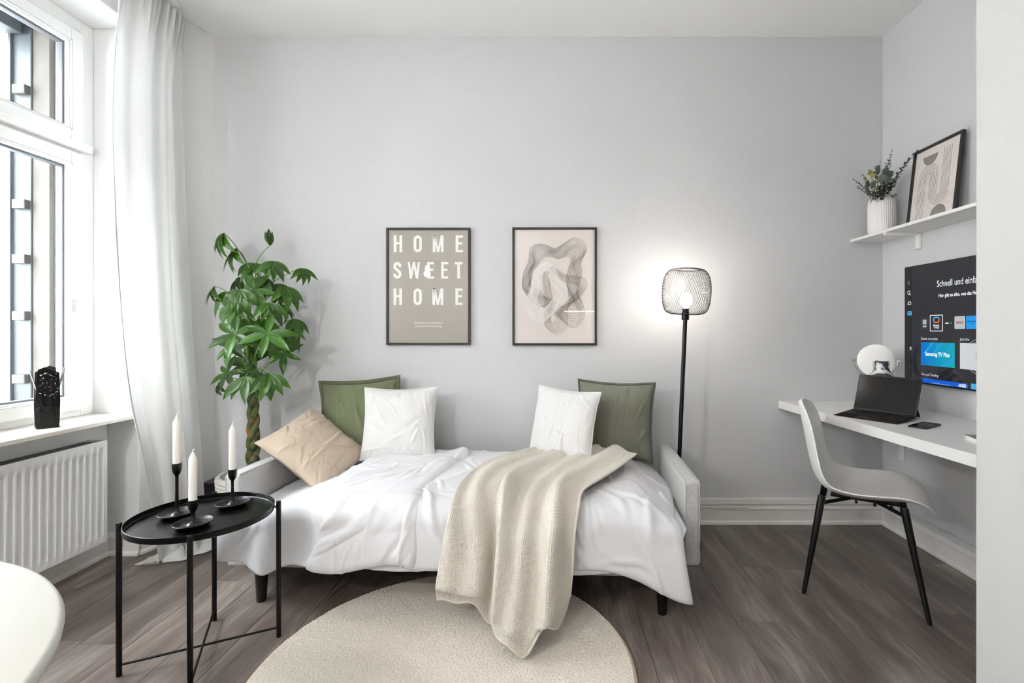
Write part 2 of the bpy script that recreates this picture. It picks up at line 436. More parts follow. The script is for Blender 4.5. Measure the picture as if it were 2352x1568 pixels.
obj('niche_run', base_run((-2.31,W1[0]),(-2.31,-.411),(1,0)), M['trim'], bl, smooth=30)

# ------------------------------------------------------------------ windows
def ring(b, x0, x1, ya, yb, za, zb, t, tb=None):
    tb = tb or t
    b.box(x0,x1,ya,ya+t,za,zb); b.box(x0,x1,yb-t,yb,za,zb); b.box(x0,x1,ya+t,yb-t,za,za+tb); b.box(x0,x1,ya+t,yb-t,zb-tb,zb); return b
def window(name, y0, y1, label, lever):
    r = sroot(name, (-2.42, (y0+y1)/2, .7325), label)
    mid = (y0+y1)/2; fx0, fx1 = -2.46, -2.385
    f = ring(B(), fx0, fx1, y0, y1, .7325, 2.734, .07)
    f.box(fx0, fx1, mid-.035, mid+.035, .80, 2.665); f.box(fx0, fx1, y0+.07, y1-.07, 2.035, 2.115)
    obj('frame', f, M['upvc'], r, bevel=.004, world=True)
    obj('transom_moulding', B().box(-2.386, -2.345, y0+.045, y1-.04, 2.065, 2.108), M['upvc'], r, bevel=.008, world=True)
    for ya, yb in ((y0+.072, mid-.03), (mid+.03, y1-.076)):
        for za, zb in ((.768, 2.05), (2.1, 2.656)):
            s = obj('sash', ring(B(), -2.445, -2.362, ya, yb, za, zb, .062, .062), M['upvc'], r, bevel=.005, world=True)
            obj('glazing_bead', ring(B(), -2.43, -2.372, ya+.06, yb-.06, za+.06, zb-.06, .012), M['upvc'], s, bevel=.003, world=False).matrix_parent_inverse = ROOT[r.name].inverted()
            obj('seam', ring(B(), -2.375, -2.3615, ya+.0575, yb-.0575, za+.0575, zb-.0575, .002), M['seam'], s).matrix_parent_inverse = ROOT[r.name].inverted()
            obj('gasket', ring(B(), -2.425, -2.39, ya+.071, yb-.071, za+.071, zb-.071, .0105), M['gasket'], s, bevel=.003).matrix_parent_inverse = ROOT[r.name].inverted()
            p = obj('pane', B().box(-2.414, -2.410, ya+.08, yb-.08, za+.08, zb-.08), M['glasspane'], s); p.matrix_parent_inverse = ROOT[r.name].inverted()
    if lever:
        yh, zh = -.53, 1.285
        h = obj('handle', B().box(-2.362, -2.350, yh-.014, yh+.014, zh-.035, zh+.035), M['chrome'], r, bevel=.004, world=True)
        obj('lever', B().tube([(-2.35,yh,zh+.01),(-2.325,yh,zh+.012),(-2.31,yh,zh+.008),(-2.303,yh,zh-.012),(-2.303,yh+.004,zh-.06),(-2.306,yh+.006,zh-.115)], [.010,.010,.010,.0105,.010,.008], 10), M['upvc'], h, smooth=60).matrix_parent_inverse = ROOT[r.name].inverted()
    obj('window_sill', B().box(-2.40, -2.13, y0-.0, y1-.001, .7125, .7325), M['sill'], r, bevel=.003, world=True)
    return r
window('window_1', W1[0], W1[1], 'white casement window with transom above the radiator', True)

# ------------------------------------------------------------------ outside the window
o = thing('window_surround', 'weathered stone window surround outside the glass', 'stone surround', (-2.6,-.55,0))
obj('jamb', B().box(-2.532,-2.452,-.57,-.546,.3,2.82), M['stone'], o, world=True)
obj('lintel', B().box(-2.78,-2.47,W1[0],-.546,2.66,2.733), M['stone'], o, world=True)
obj('ledge', B().box(-2.86,-2.47,W1[0],-.546,.66,.755), M['stone'], o, world=True)
o = thing('shutter_track', 'blue-grey painted shutter track outside the window', 'shutter track', (-2.61,-.56,.7))
obj('track', B().box(-2.622,-2.533,-.578,-.548,.76,2.655), M['steelb'], o, world=True, bevel=.004)
obj('flange', B().box(-2.632,-2.620,-.592,-.55,.76,2.655), M['steelb'], o, world=True)
obj('head_beam', B().box(-2.70,-2.56,W1[0],-.592,2.60,2.658), M['steelb'], o, world=True, bevel=.004)
for z in (.93, 1.235, 1.51, 1.775, 2.33):
    obj('stop_block', B().box(-2.598,-2.536,-.606,-.578,z-.022,z+.022), M['woodb'], o, world=True, bevel=.003)
o = thing('facade', 'bright white townhouse facade across the street', 'building', (-9,2,-4))
obj('wall', B().box(-9.5,-9,-14,16,-4,9), M['facade'], o, world=True)
for z, t, h in ((-.9,.25,.16),(.35,.2,.3),(.75,.3,.12),(2.75,.22,.2),(3.0,.34,.12),(5.2,.3,.25)):
    obj('cornice', B().box(-9,-9+t,-14,16,z,z+h), M['facade2'], o, world=True, bevel=.03)
for y in range(-10, 14, 3):
    for z in (-.4+.02, 3.3):
        obj('window_recess', B().box(-9.02,-8.94,y,y+1.1,z,z+1.75), M['facade2'], o, world=True)
struct(obj('street', B().box(-9.5,-2.8,-14,16,-4.1,-4), M['asphalt']), 'street far below the window')

def gchild(o, parent_root):
    o.matrix_parent_inverse = ROOT[parent_root.name].inverted(); return o

# ================================================================== RADIATOR
r = thing('radiator', 'white flat panel radiator with vertical flutes under the window sill', 'radiator', (-2.24,-1.15,.13))
yA, yB_, z0, z1, xf = -1.78, -.552, .128, .622, -2.19
pitch = .0333; nfl = int((yB_-yA-.03)/pitch)
cols = [yA]; depth = [0]
y = yB_ - .014
ys = []
while y - pitch > yA + .01:
    for a, dd in ((0,0),(.004,.9),(.010,1),(.018,1),(.023,.9),(.027,0)): ys.append((y-a, dd))
    y -= pitch
ys = [(yB_,0)] + ys + [(yA,0)]; ys.reverse()
zs = [(z0,0),(z0+.032,0),(z0+.048,1),(z1-.055,1),(z1-.045,0),(z1,0)]
nu = len(ys)-1; nv = len(zs)-1
b = B(); b.add([(xf - .012*dy*dz, yy, zz) for zz, dz in zs for yy, dy in ys],
      [(j*(nu+1)+i, j*(nu+1)+i+1, (j+1)*(nu+1)+i+1, (j+1)*(nu+1)+i) for j in range(nv) for i in range(nu)])
obj('front_panel', b, M['steelw'], r, smooth=50, world=True)
obj('casing', B().box(-2.292,xf+.0005,yA-.006,yA,z0-.002,z1+.004).box(-2.292,xf+.0005,yB_,yB_+.006,z0-.002,z1+.004).box(-2.292,-2.286,yA,yB_,z0,z1+.002).box(xf-.007,xf+.0005,yA,yB_,z1-.004,z1+.004).box(-2.29,xf-.01,yA,yB_,z0-.002,z0+.004).box(-2.286,xf-.012,yA,yB_,z1-.035,z1-.033), M['steelw'], r, bevel=.002, world=True)
g = B()
for k in range(4): g.box(-2.282+k*.0225, -2.268+k*.0225, yA+.02, yB_-.02, z1-.006, z1-.001)
obj('grille_bars', g, M['gasket'], r, world=True)
sl = B().box(-2.284,-2.198,0,.008,z1-.008,z1-.0015).mesh('grille_slat'); sl.materials.append(M['gasket'])
y = yA+.02
while y < yB_-.03:
    o = obj('grille_slat', sl, None, r); o.location = (0,y,0); gchild(o, r); y += .0165

# ================================================================== CURTAIN
cu = thing('curtain', 'floor-length white curtain beside the window', 'curtain', (-2.0,-.45,0))
FE = [(-2.06,-.545),(-1.99,-.535),(-1.925,-.515),(-1.85,-.49),(-1.845,-.44),(-1.80,-.40),(-1.785,-.30),(-1.775,-.235)]
def curt(u, v, off=0):
    """v 0..1 hangs from the rail to the floor, 1..1.25 lies on the floor"""
    vv = min(v, 1.0); z = lerp(2.895, .012, vv)
    yl = cr([(-.66,0),(-.70,0),(-.712,0),(-.70,0),(-.685,0),(-.655,0),(-.60,0),(-.555,0)], vv)[0]
    yr = cr([(-.215,0),(-.25,0),(-.235,0),(-.225,0),(-.215,0),(-.21,0),(-.205,0),(-.20,0)], vv)[0]
    xc = cr([(-2.045,0),(-2.045,0),(-2.04,0),(-2.035,0),(-2.02,0),(-1.995,0),(-1.965,0),(-1.945,0)], vv)[0]
    uu = u + .02*math.sin(u*9+vv*2)
    top = 1-ss(0, .10, vv)
    a = .020*(1-.2*vv)*(1-.4*top)*(1-.6*ss(.8,1,u))
    fold = a*math.sin(2*math.pi*(2.7*uu+.2) + .8*math.sin(3*vv)) + .006*math.sin(2*math.pi*(5.6*uu+.4)+1.2*vv)
    fold += top*.020*math.sin(2*math.pi*11*u) + .006*nz(u*6, vv*5, 3)*(1+vv)
    x = xc + fold + off; y = lerp(yl, yr, u)
    y += .006*math.cos(2*math.pi*5*u)*(1-top)
    if v > 1:
        t = (v-1)/.25
        e = cr(FE, u); s = ss(0,1,t)*.4 + t*.6
        x = lerp(x, e[0], s); y = lerp(y, e[1], s)
        wr = abs(math.sin(2*math.pi*(2.3*u + .55*t + .1)))
        z = .006 + .045*wr*math.sin(math.pi*min(1,t*.93+.07))*(1-.3*t) + .012*(1-t)
    return (x, y, max(z, .004))
obj('panel', B().grid(lambda u,v: curt(u, v*1.25), 150, 220), M['curtain'], cu, smooth=180, solid=.0015, world=True)
obj('side_hem', B().grid(lambda u,v: curt(u*.075, .02+v*.95, .004), 6, 120), M['hem'], cu, smooth=180, solid=.001, world=True)
for k in range(11):
    u = (k+.5)/11; p = curt(u, .0)
    obj('pleat_hook', B().box(p[0]-.004, p[0]+.004, p[1]-.003, p[1]+.003, 2.885, 2.917), M['upvc'], cu, world=True)
tr = thing('curtain_rail', 'white ceiling curtain rail above the window', 'curtain rail', (-2.04,-1.25,H))
obj('track', B().box(-2.06,-2.02,-2.2,-.3,H-.022,H), M['upvc'], tr, world=True, bevel=.003)

# ================================================================== SOFA BED
TH = R(-3.0); BO = (-.42,-.79,0)
bed = thing('sofa_bed', 'light grey fabric sofa bed folded out below the two posters', 'sofa bed', BO, TH)
def rbox(b, x0,x1,y0,y1,z0,z1): return b.box(x0,x1,y0,y1,z0,z1)
for s, nm in ((-1,'left'),(1,'right')):
    xa, xb = sorted((s*1.0, s*1.068))
    a = obj('armrest', B().box(xa, xb, 0, .70, .142, .51), M['linen'], bed, bevel=.016, seg=4)
    for e in (xa+.004, xb-.004):
        obj('seam', B().tube([(e, -.0005, .16),(e, -.0005, .492),(e,.012,.5075),(e,.69,.5075)], .0022, 5), M['linen'], a)
obj('base', B().box(-.97,.97,-.12,.66,.15,.21), M['linen'], bed, bevel=.01)
obj('mattress', B().box(-.955,.965,-.17,.665,.20,.338), M['cotton'], bed, bevel=.05, seg=4)
for x, y in ((-.825,-.105),(.885,-.11),(-.9,.6),(.9,.6)):
    obj('leg', B().lathe([(.018,0),(.0195,.004),(.032,.215)], 20, (x,y,0)), M['blackm'], bed, smooth=40)

def prof(s, yr=.655, yf=-.2, zt=.437, Rr=.055):
    """cross-section of the bed from the rear (s=0) over the front edge and down -> y,z,ny,nz"""
    L1 = yr - (yf+Rr)
    if s <= L1: return yr-s, zt, 0., 1.
    a = (s-L1)/Rr
    if a < math.pi/2: return yf+Rr-Rr*math.sin(a), zt-Rr+Rr*math.cos(a), -math.sin(a), math.cos(a)
    d = s-L1-Rr*math.pi/2
    return yf-.015*math.sin(min(1,d/.25)*1.5), zt-Rr-d, -1., 0.
LTOP = .655+.2-.055; LB = LTOP+.055*math.pi/2
def crease(x, s, seed, fx=3.0, fs=2.2):
    """long soft cloth creases plus a few sharp ones"""
    q = nz(x*fx + .6*nz(x*1.7, s*1.3, seed+9), s*fs, seed)
    r1 = 1-abs(nz(x*5+s*2.4, s*1.6-x*1.2, seed+4))*2.2
    return .6*q + .55*max(0, r1)**4 + .25*nz(x*11, s*9, seed+2)
def side_sag(x): return .095*ss(.56,.95,-x) if x < 0 else .095*ss(.76,1.0,x)
CR_S = Creases(34, -.98, -.3, LTOP*.2, LB+.17, 3, 1.2, .7, (.04,.12), (.008,.016), (.003,.007))
CR_D = Creases(80, -.1, .97, .1, LB+.2, 5, 1.25, .55, (.05,.17), (.007,.016), (.004,.012))
CR_F = Creases(70, -.6, -.1, .1, LB+.17, 9, 2.3, .5, (.04,.13), (.006,.014), (.004,.011))
def sheet_fn(u, v):
    x = lerp(-.985, .985, u)
    Ls = LB + .175 + .03*nz(x*3.1, 0, 5) - .055*ss(.56,.95,-x)
    if x < -.2: Ls += .03*math.exp(-((x+.78)/.06)**2)
    s = v*Ls
    y, z, ny, nzz = prof(s)
    h = ss(LTOP-.05, LB+.05, s)
    amp = .006 + .012*h
    w_ = .5*amp*crease(x, s, 1) + .007*(1-h)*nz(x*2,s*2,8) + CR_S(x, s)
    if x < -.4: w_ += .015*h*math.sin(x*26+s*9)*ss(-.4,-.6,x)
    k = 1-.05*h
    y += ny*(w_+.006); z += nzz*(w_+.006)
    # tuck down beside the armrests
    z -= side_sag(x)*(1-.6*h)
    return (x*k, y, z)
sh = thing('bed_sheet', 'smooth white bed sheet hanging over the front of the sofa bed', 'bed sheet', BO, TH)
obj('cloth', B().grid(sheet_fn, 230, 140), M['cotton'], sh, smooth=180, solid=.003)

def duvet_fn(x0, x1, thick, seed, hang, edge, rear=0., lft=0, amp=1., crz=None):
    def fn(u, v):
        Ls = LB + hang(u)
        s = rear(u) + v*(Ls-rear(u)) if callable(rear) else rear + v*(Ls-rear)
        xa = x0(v) if callable(x0) else x0; xb = x1(v) if callable(x1) else x1
        x = lerp(xa, xb, u)
        y, z, ny, nzz = prof(s)
        h = ss(LTOP-.05, LB+.05, s)
        eu = min(1, min(u*(xb-xa), (1-u)*(xb-xa))/edge); ev = min(1, (1-v)*Ls/edge)
        e = math.sqrt(max(0, 1-(1-eu)**2))*math.sqrt(max(0, 1-(1-ev)**2))
        w_ = .010*amp*crease(x, s, seed, 3.4, 2.0)*(.35+.65*e) + .010*nz(x*2.6,s*2.6,seed+5)
        if crz: w_ += crz(x, s)*(.4+.6*e)
        off = .008 + thick*e + w_
        if callable(lft): off += lft(u, v)
        return (x, y+ny*off, z+nzz*off-side_sag(x)*(1-.5*h))
    return fn
dv = thing('duvet', 'white duvet spread over the right half of the bed under the knitted throw', 'duvet', BO, TH)
obj('cover', B().grid(duvet_fn(-.16, lambda v: .975+.0*v+.03*math.sin(v*6.5), .020, 21,
    lambda u: .165+.075*ss(.72,1,u)+.008*math.sin(u*17), .03, rear=.0, amp=1.0, crz=CR_D), 230, 170), M['cotton2'], dv, smooth=180, solid=.004)
obj('underside_hem', B().grid(lambda u,v: (lambda p: (p[0]-.012, p[1]+.022, p[2]))(duvet_fn(.25, .93, .0, 22, lambda u: .15+.07*ss(.5,1,u), .03, rear=LB-.02, amp=.4)(u,v)), 40, 12), M['cotton'], dv, smooth=180, solid=.003)
df = thing('folded_duvet', 'puffy folded white duvet half left of the cream throw', 'duvet', BO, TH)
def dl(u, v):
    s = .028*math.exp(-((u-.97)/.12)**2)*math.exp(-((v-.02)/.06)**2)
    s += .02*ss(.4,1,u)*math.exp(-((v-.33)/.1)**2)*math.sin(u*9)
    return s
obj('cover', B().grid(duvet_fn(lambda v: lerp(-.60,-.52,ss(.3,.8,v)) - .05*math.exp(-((v-1)/.1)**2) + .02*math.sin(v*9), lambda v: -.085-.03*v+.018*math.sin(v*7+1), .040, 33,
    lambda u: .172+.022*math.sin(u*5.5+.4), .05, rear=.07, lft=dl, amp=.8, crz=CR_F), 150, 190), M['cotton2'], df, smooth=180, solid=.004)

# ================================================================== KNITTED THROW
LE = [(-.062,-.25,.478),(-.18,-.40,.487),(-.292,-.55,.49),(-.365,-.78,.488),(-.386,-.955,.478),(-.392,-1.028,.452),(-.40,-1.058,.40),(-.415,-1.075,.31),(-.428,-1.088,.20),(-.431,-1.094,.10)]
RE = [(.438,-.44,.492),(.345,-.62,.49),(.24,-.80,.488),(.16,-.92,.484),(.118,-.99,.472),(.098,-1.045,.44),(.088,-1.066,.39),(.079,-1.078,.27),(.07,-1.088,.17),(.062,-1.098,.09)]
TE = [LE[0],(.05,-.235,.482),(.16,-.235,.49),(.29,-.30,.497),RE[0]]
BE = [LE[-1],(-.36,-1.10,.085),(-.27,-1.11,.075),(-.215,-1.13,.060),(-.21,-1.185,.036),(-.17,-1.25,.028),(-.114,-1.274,.027),(-.045,-1.235,.028),(.018,-1.16,.035),RE[-1]]
def throw_fn(u, v):
    v = ss(0,1,v)*.15 + v*.85
    L_, R_, T_, Bo = cr(LE, v), cr(RE, v), cr(TE, u), cr(BE, u)
    P = (L_*(1-u)+R_*u) + (T_*(1-v)+Bo*v) - (Vector(LE[0])*(1-u)*(1-v)+Vector(RE[0])*u*(1-v)+Vector(LE[-1])*(1-u)*v+Vector(RE[-1])*u*v)
    hang = ss(.38,.56,v); low = ss(.84,1,v)
    n = Vector((0,-hang,1-hang)).normalized() if hang < 1 else Vector((0,-1,0))
    n = (n*(1-low*.85) + Vector((0,-.15,1))*low*.85).normalized()
    ph = u + .07*math.sin(v*5.5)*(1-u)
    a = .014 + .034*ss(.1,.5,v)
    e = math.sin(math.pi*min(1,max(0,u)))**.5
    f = a*(math.sin(2*math.pi*(2.6*ph)+.7) * .8 + .55*math.sin(2*math.pi*(4.7*ph)+2.2*v+1.0))*e
    f += .010*e*math.sin(2*math.pi*(6.3*ph)+1.5*v)*(1-.5*ss(.6,.9,v)) + .010*nz(u*5, v*4, 4) + .012*e*max(0, math.sin(2*math.pi*(1.3*u+1.1*v)))*ss(.15,.4,v)*(1-low)
    f += low*.05*e*math.exp(-((u-.62)/.14)**2)*math.exp(-((v-.95)/.05)**2)
    f = max(f, lerp(-.010, -.05, hang))
    P = P + n*(f + .037 + .010*hang)
    floorz = .028
    if P.z < floorz: P.z = floorz
    return tuple(P)
th = thing('knitted_throw', 'cream knitted throw draped over the bed down to the round rug', 'throw blanket', (-.1,-1.0,0))
obj('knit', B().grid(throw_fn, 120, 200, .55, 1.15), M['knit'], th, smooth=180, solid=.008, soff=0, world=True)
def edge_pts(f, n): return [f(i/n) for i in range(n+1)]
e1 = [throw_fn(.004, i/60) for i in range(61)]; e2 = [throw_fn(.996, i/60) for i in range(61)]; e3 = [throw_fn(i/50, .998) for i in range(51)]
for e in (e1, e2, e3): obj('border', B().tube(e, .0058, 6), M['knit'], th, smooth=60, world=True)

# ================================================================== CUSHIONS
def pillow(name, label, w_, h_, t, m, corners=None, loc=None, rx=0, ry=0, rz=0, seed=1, flange=0, fm=None, wr=.006, pinch=.075, back=None):
    r = thing(name, label, 'cushion', loc)
    rot = Matrix.Rotation(rz,4,'Z') @ Matrix.Rotation(rx,4,'X') @ Matrix.Rotation(ry,4,'Y') if corners is None else corners
    CP = Creases(26, -w_/2, w_/2, -h_/2, h_/2, seed+40, 1.57, .6, (.03,.10), (.004,.010), (wr*.5,wr*1.1))
    def side(sgn):
        def fn(u, v):
            a, c = 2*u-1, 2*v-1
            px = a*w_/2*(1-pinch*(1-a*a)*0 - pinch*(1-c*c)*(abs(a)**3)); pz = c*h_/2*(1-pinch*(1-a*a)*(abs(c)**3))
            e = max(0,(1-abs(a)**2.6))**.55 * max(0,(1-abs(c)**2.6))**.55
            d = t/2*e
            k = crease(px*6, pz*6, seed+sgn, .9, .8)
            rad = 1-abs(nz(math.atan2(c,a)*2.2, (a*a+c*c)*.6, seed+3))*2.4
            d += (wr*(.25*k + .6*max(0,rad)**3*ss(.35,.9,max(abs(a),abs(c)))) + CP(px, pz))*min(1,e*2.2)
            d -= .10*t*max(0,c-.55)*(1-a*a)*1.2
            wob = .006*nz(a*2.3, c*2.3, seed+7)
            return tuple(rot @ Vector((px, -sgn*(d+.001)+wob, pz)))
        return fn
    obj('front', B().grid(side(1), 90, 90), m, r, smooth=180)
    bk = B().grid(side(-1), 56, 56); bk.f = [tuple(reversed(q)) for q in bk.f]
    obj('back', bk, back or m, r, smooth=180)
    if flange:
        def fl(u, v):
            # rectangular ring, v from seam to hem
            q = u*4; i = int(q) % 4; f = q-int(q)
            cs = [(-1,-1),(1,-1),(1,1),(-1,1)]
            a, c = [lerp(cs[i][k], cs[(i+1)%4][k], f) for k in (0,1)]
            px = a*w_/2*(1-pinch*(1-c*c)*(abs(a)**3)); pz = c*h_/2*(1-pinch*(1-a*a)*(abs(c)**3))
            ox, oz = (a if abs(a) > .999 else a**5), (c if abs(c) > .999 else c**5)
            k = v*flange
            return tuple(rot @ Vector((px+ox*k, .006*nz(a*2.3,c*2.3,seed+7)+.005*math.sin(u*60+seed)*v, pz+oz*k)))
        obj('flange', B().grid(fl, 160, 3), fm or m, r, smooth=60, solid=.004, soff=0)
    else:
        sp = []
        for q in range(97):
            u = q/96*4; i = int(u) % 4; f = u-int(u); cs = [(-1,-1),(1,-1),(1,1),(-1,1)]
            a, c = [lerp(cs[i][k], cs[(i+1)%4][k], f) for k in (0,1)]
            px = a*w_/2*(1-pinch*(1-c*c)*(abs(a)**3)); pz = c*h_/2*(1-pinch*(1-a*a)*(abs(c)**3))
            sp.append(rot @ Vector((px, .006*nz(a*2.3,c*2.3,seed+7), pz)))
        obj('piping', B().tube(sp, .003, 6), fm or m, r, smooth=60)
    return r
GC = 'cushions on the sofa bed'
pillow('cushion', 'olive green linen cushion with flanged hem leaning on the wall', .43, .43, .12, M['pillow_g'], loc=(-1.105,-.125,.655), rx=R(-8), ry=R(-4), rz=R(2), seed=3, flange=.02, fm=M['pillow_gd'], wr=.007)
pillow('cushion', 'white cotton cushion propped in front of the olive green one', .42, .40, .15, M['pillow_w'], loc=(-.846,-.235,.648), rx=R(-12), ry=R(-1), rz=R(-3), seed=11, wr=.006)
e1 = Vector((.325,0,-.255)).normalized(); e2 = Vector((.15,.30,.05)); e2 = (e2-e1*e2.dot(e1)).normalized(); nn = e1.cross(e2)
Mb = Matrix((( e1.x, -nn.x, e2.x, 0),(e1.y, -nn.y, e2.y, 0),(e1.z, -nn.z, e2.z, 0),(0,0,0,1)))
pillow('cushion', 'beige satin cushion tilted against the left armrest', .43, .40, .14, M['pillow_b'], corners=Mb, loc=(-1.25,-.355,.538), seed=17, wr=.012, pinch=.08, back=M['pillow_bd'])
pillow('cushion', 'white cotton cushion propped in front of the grey-green one', .40, .40, .13, M['pillow_w'], loc=(.065,-.315,.652), rx=R(-13), ry=R(2), rz=R(-34), seed=23, wr=.006)
pillow('cushion', 'dark grey-green linen cushion next to the right armrest', .42, .42, .14, M['pillow_k'], loc=(.355,-.215,.662), rx=R(-9), ry=R(1), rz=R(-16), seed=29, flange=.012, fm=M['pillow_kd'], wr=.008)

# ================================================================== RUG
rg = thing('round_rug', 'round cream short-pile rug on the plank floor', 'rug', (-.36,-1.285,0))
def rugf(u, v):
    a, c = 2*u-1, 2*v-1                      # square to disc, even spacing
    x, y = .647*a*math.sqrt(1-c*c/2), .647*c*math.sqrt(1-a*a/2); rr = math.hypot(x, y)
    e = ss(0,.012,.647-rr)
    z = .004 + e*(.014 + .0028*nz(x*150,y*150,1) + .0022*nz(x*260,y*260,2) + .002*nz(x*12,y*12,3))
    return (x, y, z)
obj('pile', B().grid(rugf, 420, 420), M['rug'], rg, smooth=180)
obj('backing', B().lathe([(.646,0.0),(.649,.002),(.648,.008),(.64,.012)], 180), M['rug_b'], rg, smooth=50)

# ================================================================== SIDE TABLE
ST = (-1.2485,-1.207,0); SR = R(26.7)
st = thing('side_table', 'round black metal tray table in front of the sofa bed', 'side table', ST, SR)
tray = obj('tray', B().lathe([(0,.4905),(.218,.4905),(.222,.4925),(.2235,.496),(.2235,.5125),(.222,.5135),(.2205,.5125),(.2205,.4965),(.218,.4935),(0,.4935)], 96), M['black'], st, smooth=35)
for k in range(4):
    a = k*math.pi/2; x, y = .236*math.cos(a), .236*math.sin(a)
    lg = obj('leg', B().lathe([(.0078,0),(.0088,.002),(.0088,.513),(.0075,.5165),(0,.5175)], 16, (x,y,0)), M['black'], st, smooth=40)
    obj('bracket', B().box(.222,.232,-.0045,.0045,.494,.499).xf(Matrix.Rotation(a,4,'Z')), M['black'], lg)
obj('crossbar', B().tube([(-.236,0,.036),(.236,0,.036)], .0042, 10), M['black'], st, smooth=60)
obj('crossbar', B().tube([(0,-.236,.044),(0,.236,.044)], .0042, 10), M['black'], st, smooth=60)

# candle holders with candles
def holder(label, clabel, x, y, h, ctop):
    z = .4935
    r = thing('candle_holder', label, 'candle holder', (x,y,z), 0, 'black candle holders on the tray table')
    obj('dish', B().lathe([(0,.0),(.028,.0),(.046,.005),(.057,.0145),(.0588,.0175),(.0578,.0182),(.050,.0125),(.038,.0085),(.026,.0078),(.017,.0105),(.011,.0165),(.0078,.025),(.0062,.036)], 56), M['blackm'], r, smooth=70)
    obj('stem', B().lathe([(.0062,.03),(.0050,h*.5),(.0052,h-.05),(.006,h-.043)], 20), M['blackm'], r, smooth=70)
    obj('cup', B().lathe([(.006,h-.044),(.011,h-.036),(.0145,h-.024),(.0155,h-.004),(.0155,h),(.0125,h),(.012,h-.02),(0,h-.02)], 28), M['blackm'], r, smooth=50)
    c = thing('candle', clabel, 'candle', (x,y,z+h-.02), 0, 'white taper candles')
    L_ = ctop-(z+h-.02)
    obj('wax', B().lathe([(0,0),(.0115,0),(.0125,.02),(.0125,L_*.5),(.0125,L_-.024),(.0118,L_-.0225),(.0065,L_-.010),(.0035,L_-.003),(0,L_)], 24), M['wax'], c, smooth=28)
    obj('wick', B().tube([(0,0,L_-.002),(.001,0,L_+.006),(.005,.001,L_+.010)], .0016, 6), M['wick'], c, smooth=60)
holder('tallest black candle holder at the back left of the tray', 'white candle in the tallest holder', -1.352, -1.197, .193, .857)
holder('medium black candle holder at the right of the tray', 'white candle in the medium holder at the right', -1.219, -1.092, .142, .806)
holder('shortest black candle holder at the front of the tray', 'white candle in the shortest holder at the front', -1.228, -1.288, .092, .75)

# ================================================================== ROUND WHITE TABLE (front left corner)
rt = thing('round_table', 'round white table cut off at the lower left corner', 'table', (-1.179,-2.643,0))
obj('table_top', B().lathe([(0,.708),(.585,.708),(.598,.714),(.605,.722),(.6065,.731),(.603,.7385),(.598,.74),(0,.74)], 120), M['table'], rt, smooth=50)
for k in range(4):
    a = R(45+90*k); obj('leg', B().tube([(.35*math.cos(a),.35*math.sin(a),.708),(.42*math.cos(a),.42*math.sin(a),0)], [.022,.016], 14), M['cabw'], rt, smooth=50)

# ================================================================== FLOOR LAMP
lp = thing('floor_lamp', 'black floor lamp with round wire mesh shade, lit, behind the right armrest', 'floor lamp', (.676,-.30,0))
ax = Vector((.043,0,1)).normalized()
LM = Matrix.Rotation(math.atan2(.043,1),4,'Y')
obj('base', B().lathe([(0,0),(.135,0),(.138,.004),(.138,.016),(.134,.022),(.02,.026),(0,.026)], 64), M['black'], lp, smooth=40)
obj('pole', B().tube([ax*.02, ax*.5, ax*1.235], .0115, 16).xf(Matrix.Identity(4)), M['black'], lp, smooth=50)
sk = obj('socket', B().lathe([(.0,1.222),(.019,1.222),(.020,1.226),(.020,1.262),(.0175,1.268),(.0175,1.283),(.012,1.285),(0,1.285)], 24).xf(LM), M['black'], lp, smooth=40)
bz = 1.318
obj('bulb', B().lathe([(.0,1.285),(.014,1.286),(.016,1.295),(.027,1.308),(.0325,1.325),(.0325,1.34),(.027,1.357),(.014,1.368),(0,1.371)], 28).xf(LM), M['bulb'], lp, smooth=180)
# mesh shade: crossed helical wires on a rounded barrel
def shade_r(t):   # t 0 bottom .. 1 top -> radius, z
    prof_ = [(.02,1.252),(.075,1.253),(.108,1.268),(.124,1.305),(.1295,1.36),(.1285,1.41),(.12,1.455),(.10,1.487),(.075,1.498),(.06,1.495)]
    p = cr(prof_, t); return p[0], p[1]
sb = B(); nw_ = 58
for sg in (-1, 1):
    for k in range(nw_):
        pts = []
        for i in range(29):
            t = i/28; rr, z = shade_r(t); a = 2*math.pi*k/nw_ + sg*t*1.55
            pts.append((rr*math.cos(a), rr*math.sin(a), z))
        sb.tube(pts, .00075, 3, cap=False)
obj('mesh_shade', sb.xf(LM), M['black'], lp, smooth=180)
rg_ = B()
for t in (.999,):
    rr, z = shade_r(t); rg_.tube([(rr*math.cos(a*math.pi/24), rr*math.sin(a*math.pi/24), z) for a in range(49)], .0022, 6, cap=False)
obj('top_ring', rg_.xf(LM), M['black'], lp, smooth=180)
pl_ = bpy.data.lights.new('bulb_light', 'POINT'); pl_.energy = 4.8; pl_.color = (1,.92,.82); pl_.shadow_soft_size = .035
po = bpy.data.objects.new('bulb_light', pl_); C.objects.link(po); po.parent = lp; po.location = LM @ Vector((0,0,1.40))

